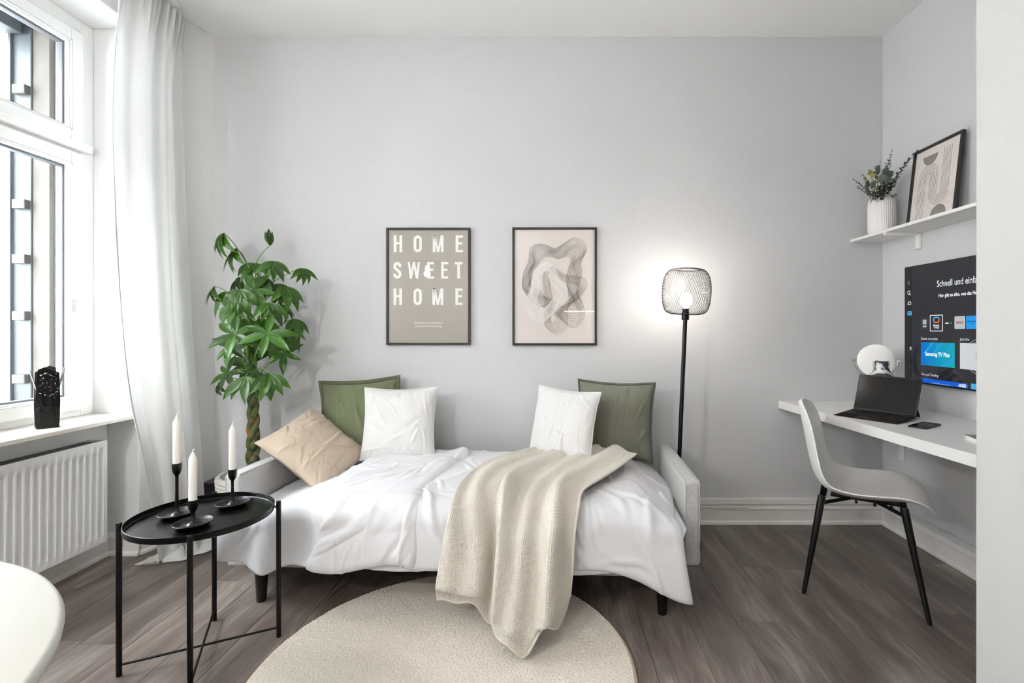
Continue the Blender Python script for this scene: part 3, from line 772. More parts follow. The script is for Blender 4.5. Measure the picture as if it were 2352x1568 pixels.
# ================================================================== POSTERS
def ribbon(b, pts, wd, z):
    """flat line drawn in the x-y plane at height z"""
    n = len(pts); vs = []
    for i in range(n):
        p0, p1 = pts[max(i-1,0)], pts[min(i+1,n-1)]
        dx, dy = p1[0]-p0[0], p1[1]-p0[1]; l = math.hypot(dx,dy) or 1
        nx, ny = -dy/l*wd/2, dx/l*wd/2
        vs += [(pts[i][0]+nx, pts[i][1]+ny, z), (pts[i][0]-nx, pts[i][1]-ny, z)]
    b.add(vs, [(2*i,2*i+1,2*i+3,2*i+2) for i in range(n-1)]); return b
def disc(b, cx, cy, r, z, a0=0, a1=360, n=40, ry=None):
    vs = [(cx,cy,z)] + [(cx+r*math.cos(R(lerp(a0,a1,i/n))), cy+(ry or r)*math.sin(R(lerp(a0,a1,i/n))), z) for i in range(n+1)]
    b.add(vs, [(0,i+1,i+2) for i in range(n)]); return b
def rect(b, x0, x1, y0, y1, z): b.add([(x0,y0,z),(x1,y0,z),(x1,y1,z),(x0,y1,z)], [(0,1,2,3)]); return b
def rrect(b, x0, x1, y0, y1, z, r, n=5):
    pts = []
    for cx, cy, a in ((x1-r,y1-r,0),(x0+r,y1-r,90),(x0+r,y0+r,180),(x1-r,y0+r,270)):
        pts += [(cx+r*math.cos(R(a+90*i/n)), cy+r*math.sin(R(a+90*i/n)), z) for i in range(n+1)]
    b.add(pts, [tuple(range(len(pts)))]); return b
def text(body, size, x, y, z, align='LEFT', shear=0, sx=1.0, bold=0):
    cd = bpy.data.curves.new('t', 'FONT'); cd.body = body; cd.size = size; cd.align_x = align; cd.shear = shear; cd.offset = bold; cd.resolution_u = 3
    ob = bpy.data.objects.new('t', cd); C.objects.link(ob)
    dg = bpy.context.evaluated_depsgraph_get(); me = bpy.data.meshes.new_from_object(ob.evaluated_get(dg))
    b = B(); b.add([(v.co.x*sx+x, v.co.y+y, z) for v in me.vertices], [tuple(p.vertices) for p in me.polygons])
    bpy.data.objects.remove(ob); bpy.data.curves.remove(cd); bpy.data.meshes.remove(me); return b
def arc(cx, cy, rx, ry, a0, a1, n=10): return [(cx+rx*math.cos(R(lerp(a0,a1,i/n))), cy+ry*math.sin(R(lerp(a0,a1,i/n)))) for i in range(n+1)]
def letter(ch, x, y, w_, h, t, z):
    """condensed grotesque capitals from flat strokes"""
    b = B(); L_ = lambda pts: ribbon(b, pts, t, z)
    k = t/2
    if ch == 'H': rect(b,x,x+t,y,y+h,z); rect(b,x+w_-t,x+w_,y,y+h,z); rect(b,x+t,x+w_-t,y+h*.47,y+h*.47+t*.85,z)
    if ch == 'E': rect(b,x,x+t,y,y+h,z); [rect(b,x+t,x+w_*q,y+h*p0,y+h*p0+t*.85,z) for p0, q in ((0,1),(.46,.9),(1-t*.85/h,1))]
    if ch == 'T': rect(b,x,x+w_,y+h-t*.85,y+h,z); rect(b,x+w_/2-k,x+w_/2+k,y,y+h-t*.85,z)
    if ch == 'O':
        r = w_/2-k; L_(arc(x+w_/2,y+h-k-r,r,r,0,180)+arc(x+w_/2,y+k+r,r,r,180,360)+[(x+w_-k,y+h-k-r)])
    if ch == 'S':
        r = w_/2-k; cx = x+w_/2
        L_([(x+w_-k,y+h*.70),(x+w_-k,y+h-k-r)]+arc(cx,y+h-k-r,r,r,10,180)+[(x+k,y+h*.70),(x+k+.1*r,y+h*.64),(cx-.2*r,y+h*.555),(cx+.3*r,y+h*.47),(x+w_-k-.1*r,y+h*.38),(x+w_-k,y+h*.30)]+arc(cx,y+k+r,r,r,0,-180)+[(x+k,y+h*.29)])
    if ch == 'M':
        rect(b,x,x+t,y,y+h,z); rect(b,x+w_-t,x+w_,y,y+h,z); c = x+w_/2
        b.add([(x+t*.2,y+h,z),(x+t*1.1,y+h,z),(c+t*.35,y,z),(c-t*.35,y,z)],[(0,3,2,1)]); b.add([(x+w_-t*.2,y+h,z+.00005),(x+w_-t*1.1,y+h,z+.00005),(c-t*.35,y,z+.00005),(c+t*.35,y,z+.00005)],[(0,1,2,3)])
    if ch == 'W':
        q = w_/4; top = t*.8
        for i, (xa, xb, ya, yb) in enumerate(((x,x+q,1,0),(x+2*q,x+q,1,0),(x+2*q,x+3*q,1,0),(x+w_,x+3*q,1,0))):
            b.add([(xa-top/2+(top/2 if i==0 else -top/2 if i==3 else 0),y+h,z+i*3e-5),(xa+top/2+(top/2 if i==0 else -top/2 if i==3 else 0),y+h,z+i*3e-5),(xb+top/2,y,z+i*3e-5),(xb-top/2,y,z+i*3e-5)],[(0,1,2,3)])
    return b
def picture(name, label, w_, h_, Mx, fw, fd, paper):
    """picture in local x (right), y (up), z (towards viewer), placed with Mx"""
    r = bpy.data.objects.new(name, None); C.objects.link(r); r.empty_display_size = .05; r.matrix_world = Mx
    tag(r, label, 'picture')
    b = B(); z0_, z1_ = 0, fd
    for q in ((-w_/2,-w_/2+fw,-h_/2,h_/2),(w_/2-fw,w_/2,-h_/2,h_/2),(-w_/2+fw,w_/2-fw,-h_/2,-h_/2+fw),(-w_/2+fw,w_/2-fw,h_/2-fw,h_/2)):
        obj('frame_rail', B().box(q[0],q[1],q[2],q[3],z0_,z1_), M['frame'], r, bevel=.0015)
    pr = obj('print', B().box(-w_/2+fw*.7,w_/2-fw*.7,-h_/2+fw*.7,h_/2-fw*.7,.001,fd*.45), paper, r)
    obj('glass', B().box(-w_/2+fw*.8,w_/2-fw*.8,-h_/2+fw*.8,h_/2-fw*.8,fd*.45+.0015,fd*.45+.003), M['glasspic'], r)
    return r, pr, fd*.45+.0002
WALL = lambda x, z: Matrix.Translation((x,-.001,z)) @ Matrix.Rotation(R(90),4,'X')
r, pr, zt = picture('poster', 'taupe poster reading HOME SWEET HOME in black frame', .505, .705, WALL(-.7395,1.4285), .013, .02, M['papert'])
# lettering measured on the poster: fractions of the frame
lt = B(); X_ = lambda px: (px-48)/(1086-48)*.505-.2525; Y_ = lambda py: .3525-(py-80)/(1525-80)*.705
for row, (yt, yb) in zip((('H',137,242),('O',383,486),('M',620,755),('E',903,995)), ((172,380),)*4):
    lt.merge(letter(row[0], X_(row[1]), Y_(yb), X_(row[2])-X_(row[1]), Y_(yt)-Y_(yb), .0165, zt))
for row in (('S',133,231),('W',311,463),('E',548,636),('E',724,812),('T',892,990)):
    lt.merge(letter(row[0], X_(row[1]), Y_(705), X_(row[2])-X_(row[1]), Y_(500)-Y_(705), .0165, zt))
for row in (('H',135,239),('O',382,484),('M',616,752),('E',901,990)):
    lt.merge(letter(row[0], X_(row[1]), Y_(1032), X_(row[2])-X_(row[1]), Y_(827)-Y_(1032), .0165, zt))
obj('lettering', lt, M['inkw'], pr)
cap = text('Find comfort and happiness in', .0178, 0, Y_(1263), zt, 'CENTER', .3, .8).merge(text('the place where you belong.', .0178, 0, Y_(1302), zt, 'CENTER', .3, .8))
obj('caption', cap, M['inkw'], pr)

r, pr, zt = picture('poster', 'pale poster of wavy loop lines in black frame', .508, .709, WALL(.0205,1.4285), .013, .02, M['paper'])
X_ = lambda px: (px-65)/(1112-65)*.508-.254; Y_ = lambda py: .3545-(py-75)/(1530-75)*.709
DARK = [((265,490),(390,520)),((285,340),(430,470)),((360,283),(500,430)),((470,285),(560,440)),((590,330),(630,460)),((700,275),(690,445)),((830,200),(750,425)),((940,250),(785,450)),((985,345),(790,500)),((915,510),(760,580)),((925,660),(738,680)),((880,880),(740,800)),((935,1010),(770,960)),((960,1150),(750,1030)),((900,1270),(690,1050)),((790,1310),(630,1010)),((640,1190),(550,960)),((460,1080),(460,920)),((330,1000),(415,860)),((230,890),(300,800)),((185,790),(300,720)),((205,630),(330,620))]
WHT = [((320,640),(400,700)),((370,570),(420,650)),((480,500),(470,610)),((590,560),(490,640)),((640,690),(540,760)),((740,820),(610,850)),((745,900),(590,920)),((650,1050),(520,1020)),((540,1170),(450,1070)),((430,1240),(410,1030)),((310,1225),(380,990)),((250,1090),(370,960)),((222,990),(380,920)),((270,880),(400,850)),((310,760),(410,770))]
TAN = [((560,560),(520,640)),((720,650),(700,740)),((930,690),(860,780)),((990,790),(880,850)),((900,945),(800,930)),((760,1060),(680,1060)),((745,1290),(600,1190)),((620,1400),(590,1250)),((480,1300),(540,1230)),((460,1200),(560,1120)),((460,960),(560,960)),((450,660),(530,740))]
for nm, band, m, nl, wd, zz in (('tan_lines',TAN,'inkt',13,.0014,0),('dark_lines',DARK,'inkd',15,.0018,.0002),('white_lines',WHT,'inkw',16,.0026,.0004)):
    b = B()
    for k in range(nl):
        t = k/(nl-1); cp = []
        for i, (o_, i_) in enumerate(band):
            tt = min(1, max(0, t + .07*math.sin(i*2.1+k*.35)*math.sin(math.pi*t)))
            cp.append((X_(lerp(o_[0],i_[0],tt)), Y_(lerp(o_[1],i_[1],tt))))
        ribbon(b, [tuple(crc(cp, j/150)) for j in range(151)], wd, zt+zz)
    obj(nm, b, M[m], pr)

# ================================================================== DESK ALCOVE
dk = thing('desk', 'white wall-mounted desk board spanning the alcove', 'desk', (1.7,-.7,.694))
obj('board', B().prism([(1.374,-.001),(1.465,YP+.001),(XR-.001,YP+.001),(XR-.001,-.001)], .694, .739), M['desk'], dk, world=True, bevel=.002)
for yb in (-.175,-1.15):
    k_ = obj('bracket', B().box(XR-.012,XR,yb-.02,yb+.02,.425,.694), M['shelf'], dk, world=True, bevel=.003)
    obj('arm', B().box(XR-.3,XR-.01,yb-.012,yb+.012,.676,.694), M['shelf'], dk, world=True, bevel=.003)
sf = thing('wall_shelf', 'narrow white wall shelf above the television', 'shelf', (1.9,-.7,1.695))
obj('board', B().box(1.806,XR-.001,YP+.001,-.001,1.695,1.711), M['shelf'], sf, world=True, bevel=.0012)
for yb in (-.30,-1.15):
    k_ = obj('bracket', B().tube([(XR-.004,yb,1.695),(XR-.004,yb,1.612),(XR-.004,yb,1.606)], [.0165,.0165,.014], 20), M['shelf'], sf, world=True, smooth=50)
    a_ = obj('bracket_arm', B().tube([(XR-.004,yb,1.695),(1.822,yb,1.695),(1.812,yb,1.695)], [.0165,.0165,.012], 20), M['shelf'], sf, world=True, smooth=50)

# television with its menu
tv = thing('television', 'flat black television on the alcove wall showing a menu', 'television', (1.975,-.81,.884))
TW, THt = 1.108, .628
# local picture plane: x = towards the camera along the wall, y up, z = out of the screen (-X)
TVM = Matrix(((0,0,-1,1.95),(-1,0,0,-.257),(0,1,0,.884),(0,0,0,1)))
def tvo(name, b, m, parent=None, **k):
    o = obj(name, b.xf(TVM), m, parent or tv, **k)
    o.matrix_parent_inverse = Matrix.Identity(4) if parent else ROOT[tv.name].inverted(); return o
obj('housing', B().box(1.952,1.995,-.257-TW,-.257,.884,.884+THt).xf(ROOT[tv.name].inverted()), M['black'], tv, bevel=.003)
obj('wall_mount', B().box(1.99,XR,-.95,-.66,1.05,1.35).xf(ROOT[tv.name].inverted()), M['black'], tv)
E_ = lambda n, c, s=1.0: emis(n, c, s)
scr_m = mat('screen_glow_dark', '060607', .08, emit=('2b2b30', .55))
scr = tvo('screen', rect(B(),.004,TW-.004,.008,THt-.003,.0003), scr_m)
side_m = mat('screen_side_dark', '060607', .08, emit=('1d1a19', .5))
tvo('side_bar', rect(B(),.004,.066,.008,THt-.003,.0006), side_m, scr)
tvo('side_line', rect(B(),.0645,.067,.02,THt-.04,.0008), E_('ui_line','34506e',.8), scr)
white_e = E_('ui_white','e8eef2',.95); grey_e = E_('ui_grey','9aa6ae',.8); tile_e = E_('ui_tile','46474e',.7)
z = .001
tvo('heading', text('Schnell und einfach.', .046, .23, .500, z, sx=.76).merge(B()), white_e, scr)
tvo('subheading', text('Hier gibt es alles, was das Herz begehrt.', .0245, .241, .447, z, sx=.77, bold=.0004), white_e, scr)
ic = B()
ic.merge(ribbon(B(), arc(.036,.486,.009,.0095,0,360,20), .003, z)).merge(ribbon(B(), [(.043,.479),(.050,.471)], .0034, z))
ic.merge(ribbon(B(), [(.029,.418),(.028,.430),(.033,.436),(.047,.436),(.052,.430),(.051,.418),(.046,.422),(.034,.422),(.029,.418)], .0026, z)).merge(rect(B(),.033,.038,.428,.4305,z)).merge(disc(B(),.046,.4295,.002,z,n=8))
for k in range(3): ic.merge(rect(B(),.042,.056,.174+.007*k,.1765+.007*k,z))
tvo('menu_icons', ic, white_e, scr)
tvo('shield_icon', ribbon(B(), [(.028,.545),(.034,.548),(.040,.545),(.040,.535),(.034,.527),(.028,.535),(.028,.545)], .0022, z), grey_e, scr)
tvo('play_icon', rrect(B(),.026,.057,.362,.384,z,.004).merge(B()), E_('ui_cyan','45b9e6',.9), scr)
tvo('play_mark', rect(B(),.033,.050,.366,.380,z+.0002), E_('ui_navy','10283a',.6), scr)
b = B(); b.add([(.039,.369,z+.0004),(.039,.377,z+.0004),(.046,.373,z+.0004)], [(0,1,2)]); tvo('play_arrow', b, white_e, scr)
tvo('app_tile', rrect(B(),.120,.179,.286,.346,z,.005), tile_e, scr)
ap = B()
for i in (-1,1):
    for j in (-1,1): ap.merge(ribbon(B(), arc(.1495+i*.0065,.324+j*.0065,.0048,.0048,0,360,14), .0028, z+.0002))
ap.merge(text('APPS', .0125, .1495, .297, z+.0002, 'CENTER', sx=.85, bold=.0003))
tvo('app_label', ap, white_e, scr)
fr = B(); 
for q in ((.185,.268,.276,.2795),(.185,.268,.3555,.359),(.185,.1885,.2795,.3555),(.2645,.268,.2795,.3555)): rect(fr,*q,z)
tvo('selected_frame', fr, white_e, scr)
tvo('logo_blue', ribbon(B(), [(.2135,.323),(.2105,.328),(.2105,.342),(.214,.346),(.238,.346),(.243,.343)], .0062, z), E_('ui_sky','46b4f0',.95), scr)
tvo('logo_orange', ribbon(B(), [(.245,.343),(.245,.326),(.242,.321),(.222,.321),(.2165,.3235)], .0062, z+.0002), E_('ui_orange','f2682c',.95), scr)
tvo('logo_text', text('Samsung', .0135, .2265, .3025, z, 'CENTER', sx=.8, bold=.0004).merge(text('TV Plus', .0135, .2265, .2905, z, 'CENTER', sx=.8, bold=.0004)), white_e, scr)
tvo('stream_text', text('waipu', .0115, .282, .3135, z, sx=.85, bold=.0004), white_e, scr)
tvo('stream_text', text('.tv', .0115, .3155, .3135, z, sx=.85, bold=.0004), E_('ui_blue','3fa9e0',.9), scr)
tvo('stream_tile', rrect(B(),.339,.401,.288,.349,z,.005), E_('ui_palegrey','c3cbca',.75), scr)
tvo('stream_logo', text('NETFLIX', .0165, .370, .3125, z+.0002, 'CENTER', sx=.68, bold=.0006), E_('ui_red','b0202c',.8), scr)
tvo('video_tile', rrect(B(),.406,.467,.288,.349,z,.005), E_('ui_videoblue','2f9ff0',.8), scr)
tvo('video_logo', text('prime video', .0115, .4365, .320, z+.0002, 'CENTER', sx=.85, bold=.0003).merge(ribbon(B(), arc(.4365,.318,.011,.007,200,340), .002, z+.0002)), E_('ui_deepblue','0b3c78',.7), scr)
tvo('section_text', text('Zuletzt verwendet', .0185, .122, .232, z, sx=.82, bold=.0003).merge(text('Jetzt live', .0185, .371, .233, z, sx=.82, bold=.0003)).merge(text('Neu und Trending', .0185, .127, .046, z, sx=.82, bold=.0003)), E_('ui_soft','b9c2c8',.85), scr)
def grad_m():
    m = emis('ui_card', '1a8fd0', .8); nt = m.node_tree; N = nt.nodes; L = nt.links
    tc = N.new('ShaderNodeTexCoord'); sx_ = N.new('ShaderNodeSeparateXYZ'); L.new(tc.outputs['Generated'], sx_.inputs[0])
    rp = N.new('ShaderNodeValToRGB'); e = rp.color_ramp.elements; e[0].color = srgb('1fb0b8'); e[1].color = srgb('1577d0')
    L.new(sx_.outputs[1], rp.inputs[0]); L.new(rp.outputs[0], N['Emission'].inputs[0]); return m
tvo('card', rect(B(),.123,.341,.099,.219,z), grad_m(), scr)
b = B()
for x0_ in (.14,.20,.27): b.add([(x0_,.16,z+.0001),(x0_+.015,.16,z+.0001),(min(.341,x0_+.075),.219,z+.0001),(x0_+.055,.219,z+.0001)], [(0,1,2,3)])
disc(b,.238,.204,.0095,z+.0001); b.add([(.25,.099,z+.0001),(.275,.099,z+.0001),(.341,.139,z+.0001),(.341,.154,z+.0001)], [(0,1,2,3)])
tvo('card_pattern', b, E_('ui_cardlight','2ea2dc',.8), scr)
tvo('card_text', text('Samsung TV Plus', .0285, .232, .150, z+.0003, 'CENTER', sx=.80, bold=.0009), white_e, scr)
tvo('live_card', rect(B(),.371,.59,.098,.221,z), E_('ui_livewhite','cfd3d6',.85), scr)
b = B()
for k in range(5): ribbon(b, arc(.50,.16,.105-.012*k,.085-.01*k,110,250,24), .0018, z+.0002)
tvo('live_arcs', b, E_('ui_livegrey','c6cacd',.82), scr)
tvo('live_logo', rect(B(),.460,.505,.142,.179,z+.0003), E_('ui_livered','a8303a',.7), scr)
tvo('trend_card', rect(B(),.130,.415,.009,.031,z), E_('ui_trend','1f62d8',.8), scr)
b = B(); b.add([(.19,.009,z+.0001),(.33,.009,z+.0001),(.30,.014,z+.0001),(.27,.012,z+.0001),(.235,.017,z+.0001),(.205,.013,z+.0001)], [(0,1,2,3,4,5)])
tvo('trend_hills', b, E_('ui_hills','5aa0ea',.8), scr)
tvo('trend_logo', text('ARD', .0175, .362, .0125, z+.0002, sx=.85, bold=.0006).merge(ribbon(B(), arc(.3965,.019,.0085,.0085,0,360,20), .003, z+.0002)).merge(disc(B(),.3965,.019,.004,z+.0002,n=12)), white_e, scr)
tvo('trend_card', rect(B(),.433,.72,.009,.035,z), E_('ui_trend2','4fb4e4',.8), scr)

# tablet with keyboard cover
F2 = Vector((-.86,-.51,0)).normalized(); A2 = Vector((.51,-.86,0)).normalized()      # forward (to its user) and its right
HL = Vector((1.571,-.413,.7405)); Wd = .2855
tb = thing('tablet_computer', 'black tablet with keyboard cover open on the desk', 'tablet', (1.656,-.53,.739))
hl = HL + Vector((0,0,.018))
def plate(o0, ex, ey, w_, h_, t):    # slab from corner o0 along unit ex, ey, thickness t along -normal
    n = ex.cross(ey).normalized(); b = B()
    P = [o0, o0+ex*w_, o0+ex*w_+ey*h_, o0+ey*h_]; b.add([*P, *[p-n*t for p in P]], [(0,1,2,3),(7,6,5,4),(0,4,5,1),(1,5,6,2),(2,6,7,3),(3,7,4,0)]); return b
tilt = R(20); up = (Vector((0,0,1))*math.cos(tilt) - F2*math.sin(tilt)).normalized()
bodyt = obj('screen_case', plate(hl, A2, up, Wd, .187, .008), M['tabl'], tb, bevel=.003, world=True)
obj('display', plate(hl+A2*.007+up*.008+A2.cross(up)*.0004, A2, up, Wd-.014, .171, .0003), M['screen'], tb, world=True)
obj('camera_dot', B().lathe([(0,0),(.0018,0)],10).xf(Matrix.Translation(hl+A2*Wd/2+up*.183+A2.cross(up)*.0006)), M['handle'], tb, world=True)
kl = (F2*.172 - Vector((0,0,.0145))).normalized(); kb0 = HL + Vector((0,0,.017))
obj('keyboard', plate(kb0 + kl*.178, A2, -kl, Wd, .178, .0038), M['kbd'], tb, bevel=.0015, world=True)
kn = A2.cross(-kl).normalized(); kb = B()
for rw in range(6):
    for ck in range(14):
        o0 = kb0 + kl*(.012+.0165*rw+.0135) + A2*(.010+ck*.0190+ (rw%2)*.002) + kn*.0012
        kb.merge(plate(o0, A2, -kl, .0160, .0132 if rw else .009, .0012))
k_ = obj('keys', kb, M['key'], tb, world=True); k_['kind'] = 'stuff'
obj('touch_pad', plate(kb0+kl*.168+A2*.095+kn*.0003, A2, -kl, .10, .05, .0004), M['key'], tb, world=True)
ks = hl + up*.105 - A2.cross(up)*.012
obj('kickstand', plate(ks+A2*.03, A2, (Vector((hl.x,hl.y,.7435))-F2*.115 - ks).normalized(), Wd-.06, (Vector((hl.x,hl.y,.7435))-F2*.115 - ks).length, .003), M['tabl'], tb, world=True)

ph = thing('smartphone', 'black smartphone lying on the desk beside the tablet', 'phone', (1.66,-.787,.739), R(34))
obj('body', B().box(-.081,.081,-.036,.036,.0005,.0078), M['tabl'], ph, bevel=.0035, seg=3)
obj('glass', B().box(-.078,.078,-.0335,.0335,.0076,.0083), M['screen'], ph)
obj('camera_island', B().box(.045,.072,-.028,.0,.0082,.0098), M['screen'], ph, bevel=.0012)

bk = thing('book', 'white book at the right end of the desk', 'book', (1.62,-1.045,.739), R(-17))
obj('cover', B().box(0,.21,-.27,0,.0005,.0025), M['desk'], bk)
obj('cover', B().box(0,.21,-.27,0,.0175,.0195), M['inkg'], bk)
obj('pages', B().box(.003,.205,-.267,-.003,.0025,.0175), M['cabw'], bk)
obj('spine', B().box(.207,.211,-.27,0,.0025,.0175), M['inkd'], bk)

# make-up mirror
mr = thing('makeup_mirror', 'round chrome make-up mirror behind the tablet', 'mirror', (1.82,-.215,.739), R(-31))
mz = .256; tl = Matrix.Translation((0,0,mz)) @ Matrix.Rotation(R(-5),4,'X') @ Matrix.Rotation(R(90),4,'X')
ringp = [(.084,-.008),(.0905,-.008),(.0925,-.004),(.0925,.004),(.0905,.008),(.084,.008)]
obj('rim', B().lathe(ringp, 64).xf(tl), M['chrome'], mr, smooth=50)
obj('glass', B().lathe([(0,-.0055),(.086,-.0055),(.086,.0055),(0,.0055)], 64).xf(tl), M['mirror'], mr, smooth=40)
br_ = [(.103*math.cos(R(a)), 0, mz+.103*math.sin(R(a))) for a in range(-180,1,10)]
obj('yoke', B().tube(br_, .0035, 8), M['chrome'], mr, smooth=60)
for s in (-1,1): obj('pivot', B().tube([(s*.09,0,mz),(s*.113,0,mz)], [.004,.006], 10), M['chrome'], mr, smooth=60)
obj('stem', B().tube([(0,0,.01),(0,0,mz-.103)], .006, 12), M['chrome'], mr, smooth=60)
obj('foot', B().lathe([(0,0),(.06,0),(.062,.004),(.05,.010),(.012,.014),(0,.014)], 48), M['chrome'], mr, smooth=50)
mv = thing('marble_vase', 'grey marbled vase with flared body in front of the mirror', 'vase', (1.775,-.335,.739))
obj('body', B().lathe([(0,0),(.058,0),(.068,.02),(.071,.07),(.068,.13),(.062,.172),(.050,.190),(.038,.202),(.0335,.22),(.0335,.258),(.0345,.262),(.031,.262),(.0305,.22),(0,.2)], 56), M['marble'], mv, smooth=60)

# shelf things: ribbed vase, eucalyptus, leaning frame
vz = thing('ribbed_vase', 'white ribbed ceramic vase at the end of the wall shelf', 'vase', (1.895,-.155,1.711))
obj('body', B().lathe([(0,0),(.057,0),(.0645,.006),(.0685,.02),(.069,.10),(.069,.165),(.067,.185),(.064,.20),(.055,.208),(.052,.212),(.054,.2165),(.0515,.219),(.047,.215),(.047,.10),(0,.09)], 160,
    rad=lambda q, z_: 1+ (.020*math.cos(q*40) if .012 < z_ < .203 else 0)), M['vase'], vz, smooth=60)
bq = thing('eucalyptus_bouquet', 'dark green eucalyptus bouquet standing in the ribbed vase', 'bouquet', (1.895,-.155,1.711))
def ovleaf(L_, W_, c=.12, n=7):
    b = B()
    def fn(u, v):
        x = (2*u-1)*W_/2*math.sin(math.pi*min(.985,max(.03,v)))**.62
        return (x, v*L_, c*L_*math.sin(v*2.2) - .25*abs(x))
    return b.grid(fn, 4, n)
def aim(d, roll=0, p=(0,0,0)):
    d = Vector(d).normalized(); q = d.to_track_quat('Y','Z').to_matrix().to_4x4()
    return Matrix.Translation(Vector(p)) @ q @ Matrix.Rotation(roll,4,'Y')
def sprig(tip, nleaf, ll, lw, bend, seed, m, start=.25, base=(0,0,.17)):
    rnd = random.Random(seed); b = B(); t0 = Vector(base); t2 = Vector(tip); t1 = (t0+t2)/2 + Vector(bend)
    pts = [t0*(1-t)**2 + t1*2*t*(1-t) + t2*t*t for t in [i/14 for i in range(15)]]
    b.tube(pts, [.0022*(1-.6*i/14) for i in range(15)], 5)
    for k in range(nleaf):
        t = start+(1-start)*k/nleaf; P = t0*(1-t)**2 + t1*2*t*(1-t) + t2*t*t; T = ((t1-t0)*(1-t)+(t2-t1)*t).normalized()
        for s in (0, math.pi):
            a = s + k*1.35 + rnd.uniform(-.3,.3)
            sd = T.orthogonal().normalized(); sd = Matrix.Rotation(a,3,T) @ sd
            sc = (1-.55*max(0,t-.4)/.6)*rnd.uniform(.8,1.2)
            b.merge(ovleaf(ll*sc, lw*sc).xf(aim(sd+T*.45, rnd.uniform(-.5,.5), P)))
    return obj('sprig', b, m, bq, smooth=60)
# tips measured from the photo, relative to the vase foot
def rel(px, py, d): return ((px-1266)*d/1130-1.895, d-2.974+.155, 1.168-(py-757)*d/1130-1.711)
sprig(rel(2050,343,2.82), 13, .020, .013, (-.02,0,.02), 1, M['euca2'])
sprig(rel(2111,344,2.61), 18, .021, .014, (.0,.02,.05), 2, M['euca2'])
sprig(rel(1958,410,2.78), 15, .020, .008, (-.02,0,.03), 3, M['euca2'])
sprig(rel(1966,428,2.74), 13, .018, .008, (-.02,0,.02), 4, M['euca2'])
sprig(rel(1995,388,2.84), 13, .016, .006, (-.01,0,.02), 5, M['euca'])
sprig(rel(2022,368,2.85), 16, .022, .006, (-.01,0,.02), 6, M['eucay'])
sprig(rel(2034,372,2.78), 16, .024, .010, (0,0,.02), 7, M['euca2'])
sprig(rel(2052,392,2.80), 13, .024, .014, (0,0,.02), 8, M['euca2'])
sprig(rel(2060,420,2.74), 11, .024, .012, (.0,0,.03), 9, M['euca2'])
sprig(rel(2000,440,2.72), 9, .022, .012, (-.01,-.01,.03), 10, M['euca2'])
sprig(rel(2060,448,2.70), 9, .018, .006, (.02,-.01,.03), 12, M['euca2'])
sprig(rel(1998,468,2.72), 9, .014, .006, (-.02,-.01,.06), 13, M['euca2'])
sprig(rel(2052,392,2.72), 13, .026, .015, (0,0,.02), 21, M['euca2'])
sprig(rel(2064,405,2.66), 12, .024, .014, (0,0,.03), 22, M['euca2'])
sprig(rel(2046,365,2.74), 15, .024, .012, (0,0,.02), 23, M['euca2'])
sprig(rel(1980,400,2.72), 14, .022, .010, (-.01,0,.03), 24, M['euca2'])
sprig(rel(2010,380,2.76), 14, .024, .010, (-.01,0,.02), 25, M['euca2'])
sprig(rel(2030,420,2.66), 9, .03, .02, (0,-.01,.02), 26, M['euca2'])
sprig(rel(2015,430,2.66), 9, .03, .02, (0,-.01,.02), 27, M['euca2'])
rl = random.Random(5)
for px, py, d, sz, a in ((2017,390,2.73,.052,100),(2033,394,2.72,.046,60),(2027,410,2.69,.054,15),(2038,412,2.70,.05,-10),(1993,424,2.69,.048,100),(2006,424,2.685,.044,70),(1994,440,2.69,.042,-110),(2010,402,2.74,.05,140),(2040,400,2.76,.05,30)):
    P = Vector(rel(px,py,d)); dr = Vector((math.cos(R(a)), -.25, math.sin(R(a))))
    dr = dr.normalized(); nv_ = Vector((.45,-1,.15)); nv_ = (nv_ - dr*nv_.dot(dr)).normalized(); xx = dr.cross(nv_)
    Mx = Matrix(((xx.x,dr.x,nv_.x,0),(xx.y,dr.y,nv_.y,0),(xx.z,dr.z,nv_.z,0),(0,0,0,1)))
    obj('round_leaf', ovleaf(sz,sz*.85,.08).xf(Matrix.Translation(P-dr*sz/2) @ Mx), M['euca'], bq, smooth=60)
for px, py, a in ((1994,402,60),(1999,405,20),(1991,408,-150)):
    P = Vector(rel(px,py,2.685)); dr = Vector((math.cos(R(a)),-.3,math.sin(R(a)))).normalized(); nv_ = Vector((.3,-1,.3)); nv_ = (nv_-dr*nv_.dot(dr)).normalized(); xx = dr.cross(nv_)
    obj('yellow_leaf', ovleaf(.03,.022,.1).xf(Matrix.Translation(P) @ Matrix(((xx.x,dr.x,nv_.x,0),(xx.y,dr.y,nv_.y,0),(xx.z,dr.z,nv_.z,0),(0,0,0,1)))), M['eucay'], bq, smooth=60)
for px, py in ((2004,408),(2009,408),(2010,413),(2014,415),(2013,423),(2018,423),(2013,427),(2014,430),(2010,433),(2006,436),(2011,437),(1999,412),(2001,436)):
    obj('berry', B().lathe([(0,-.0035),(.0025,-.0025),(.0035,0),(.0025,.0025),(0,.0035)],8,rel(px,py,2.675)), M['berry'], bq, smooth=180)

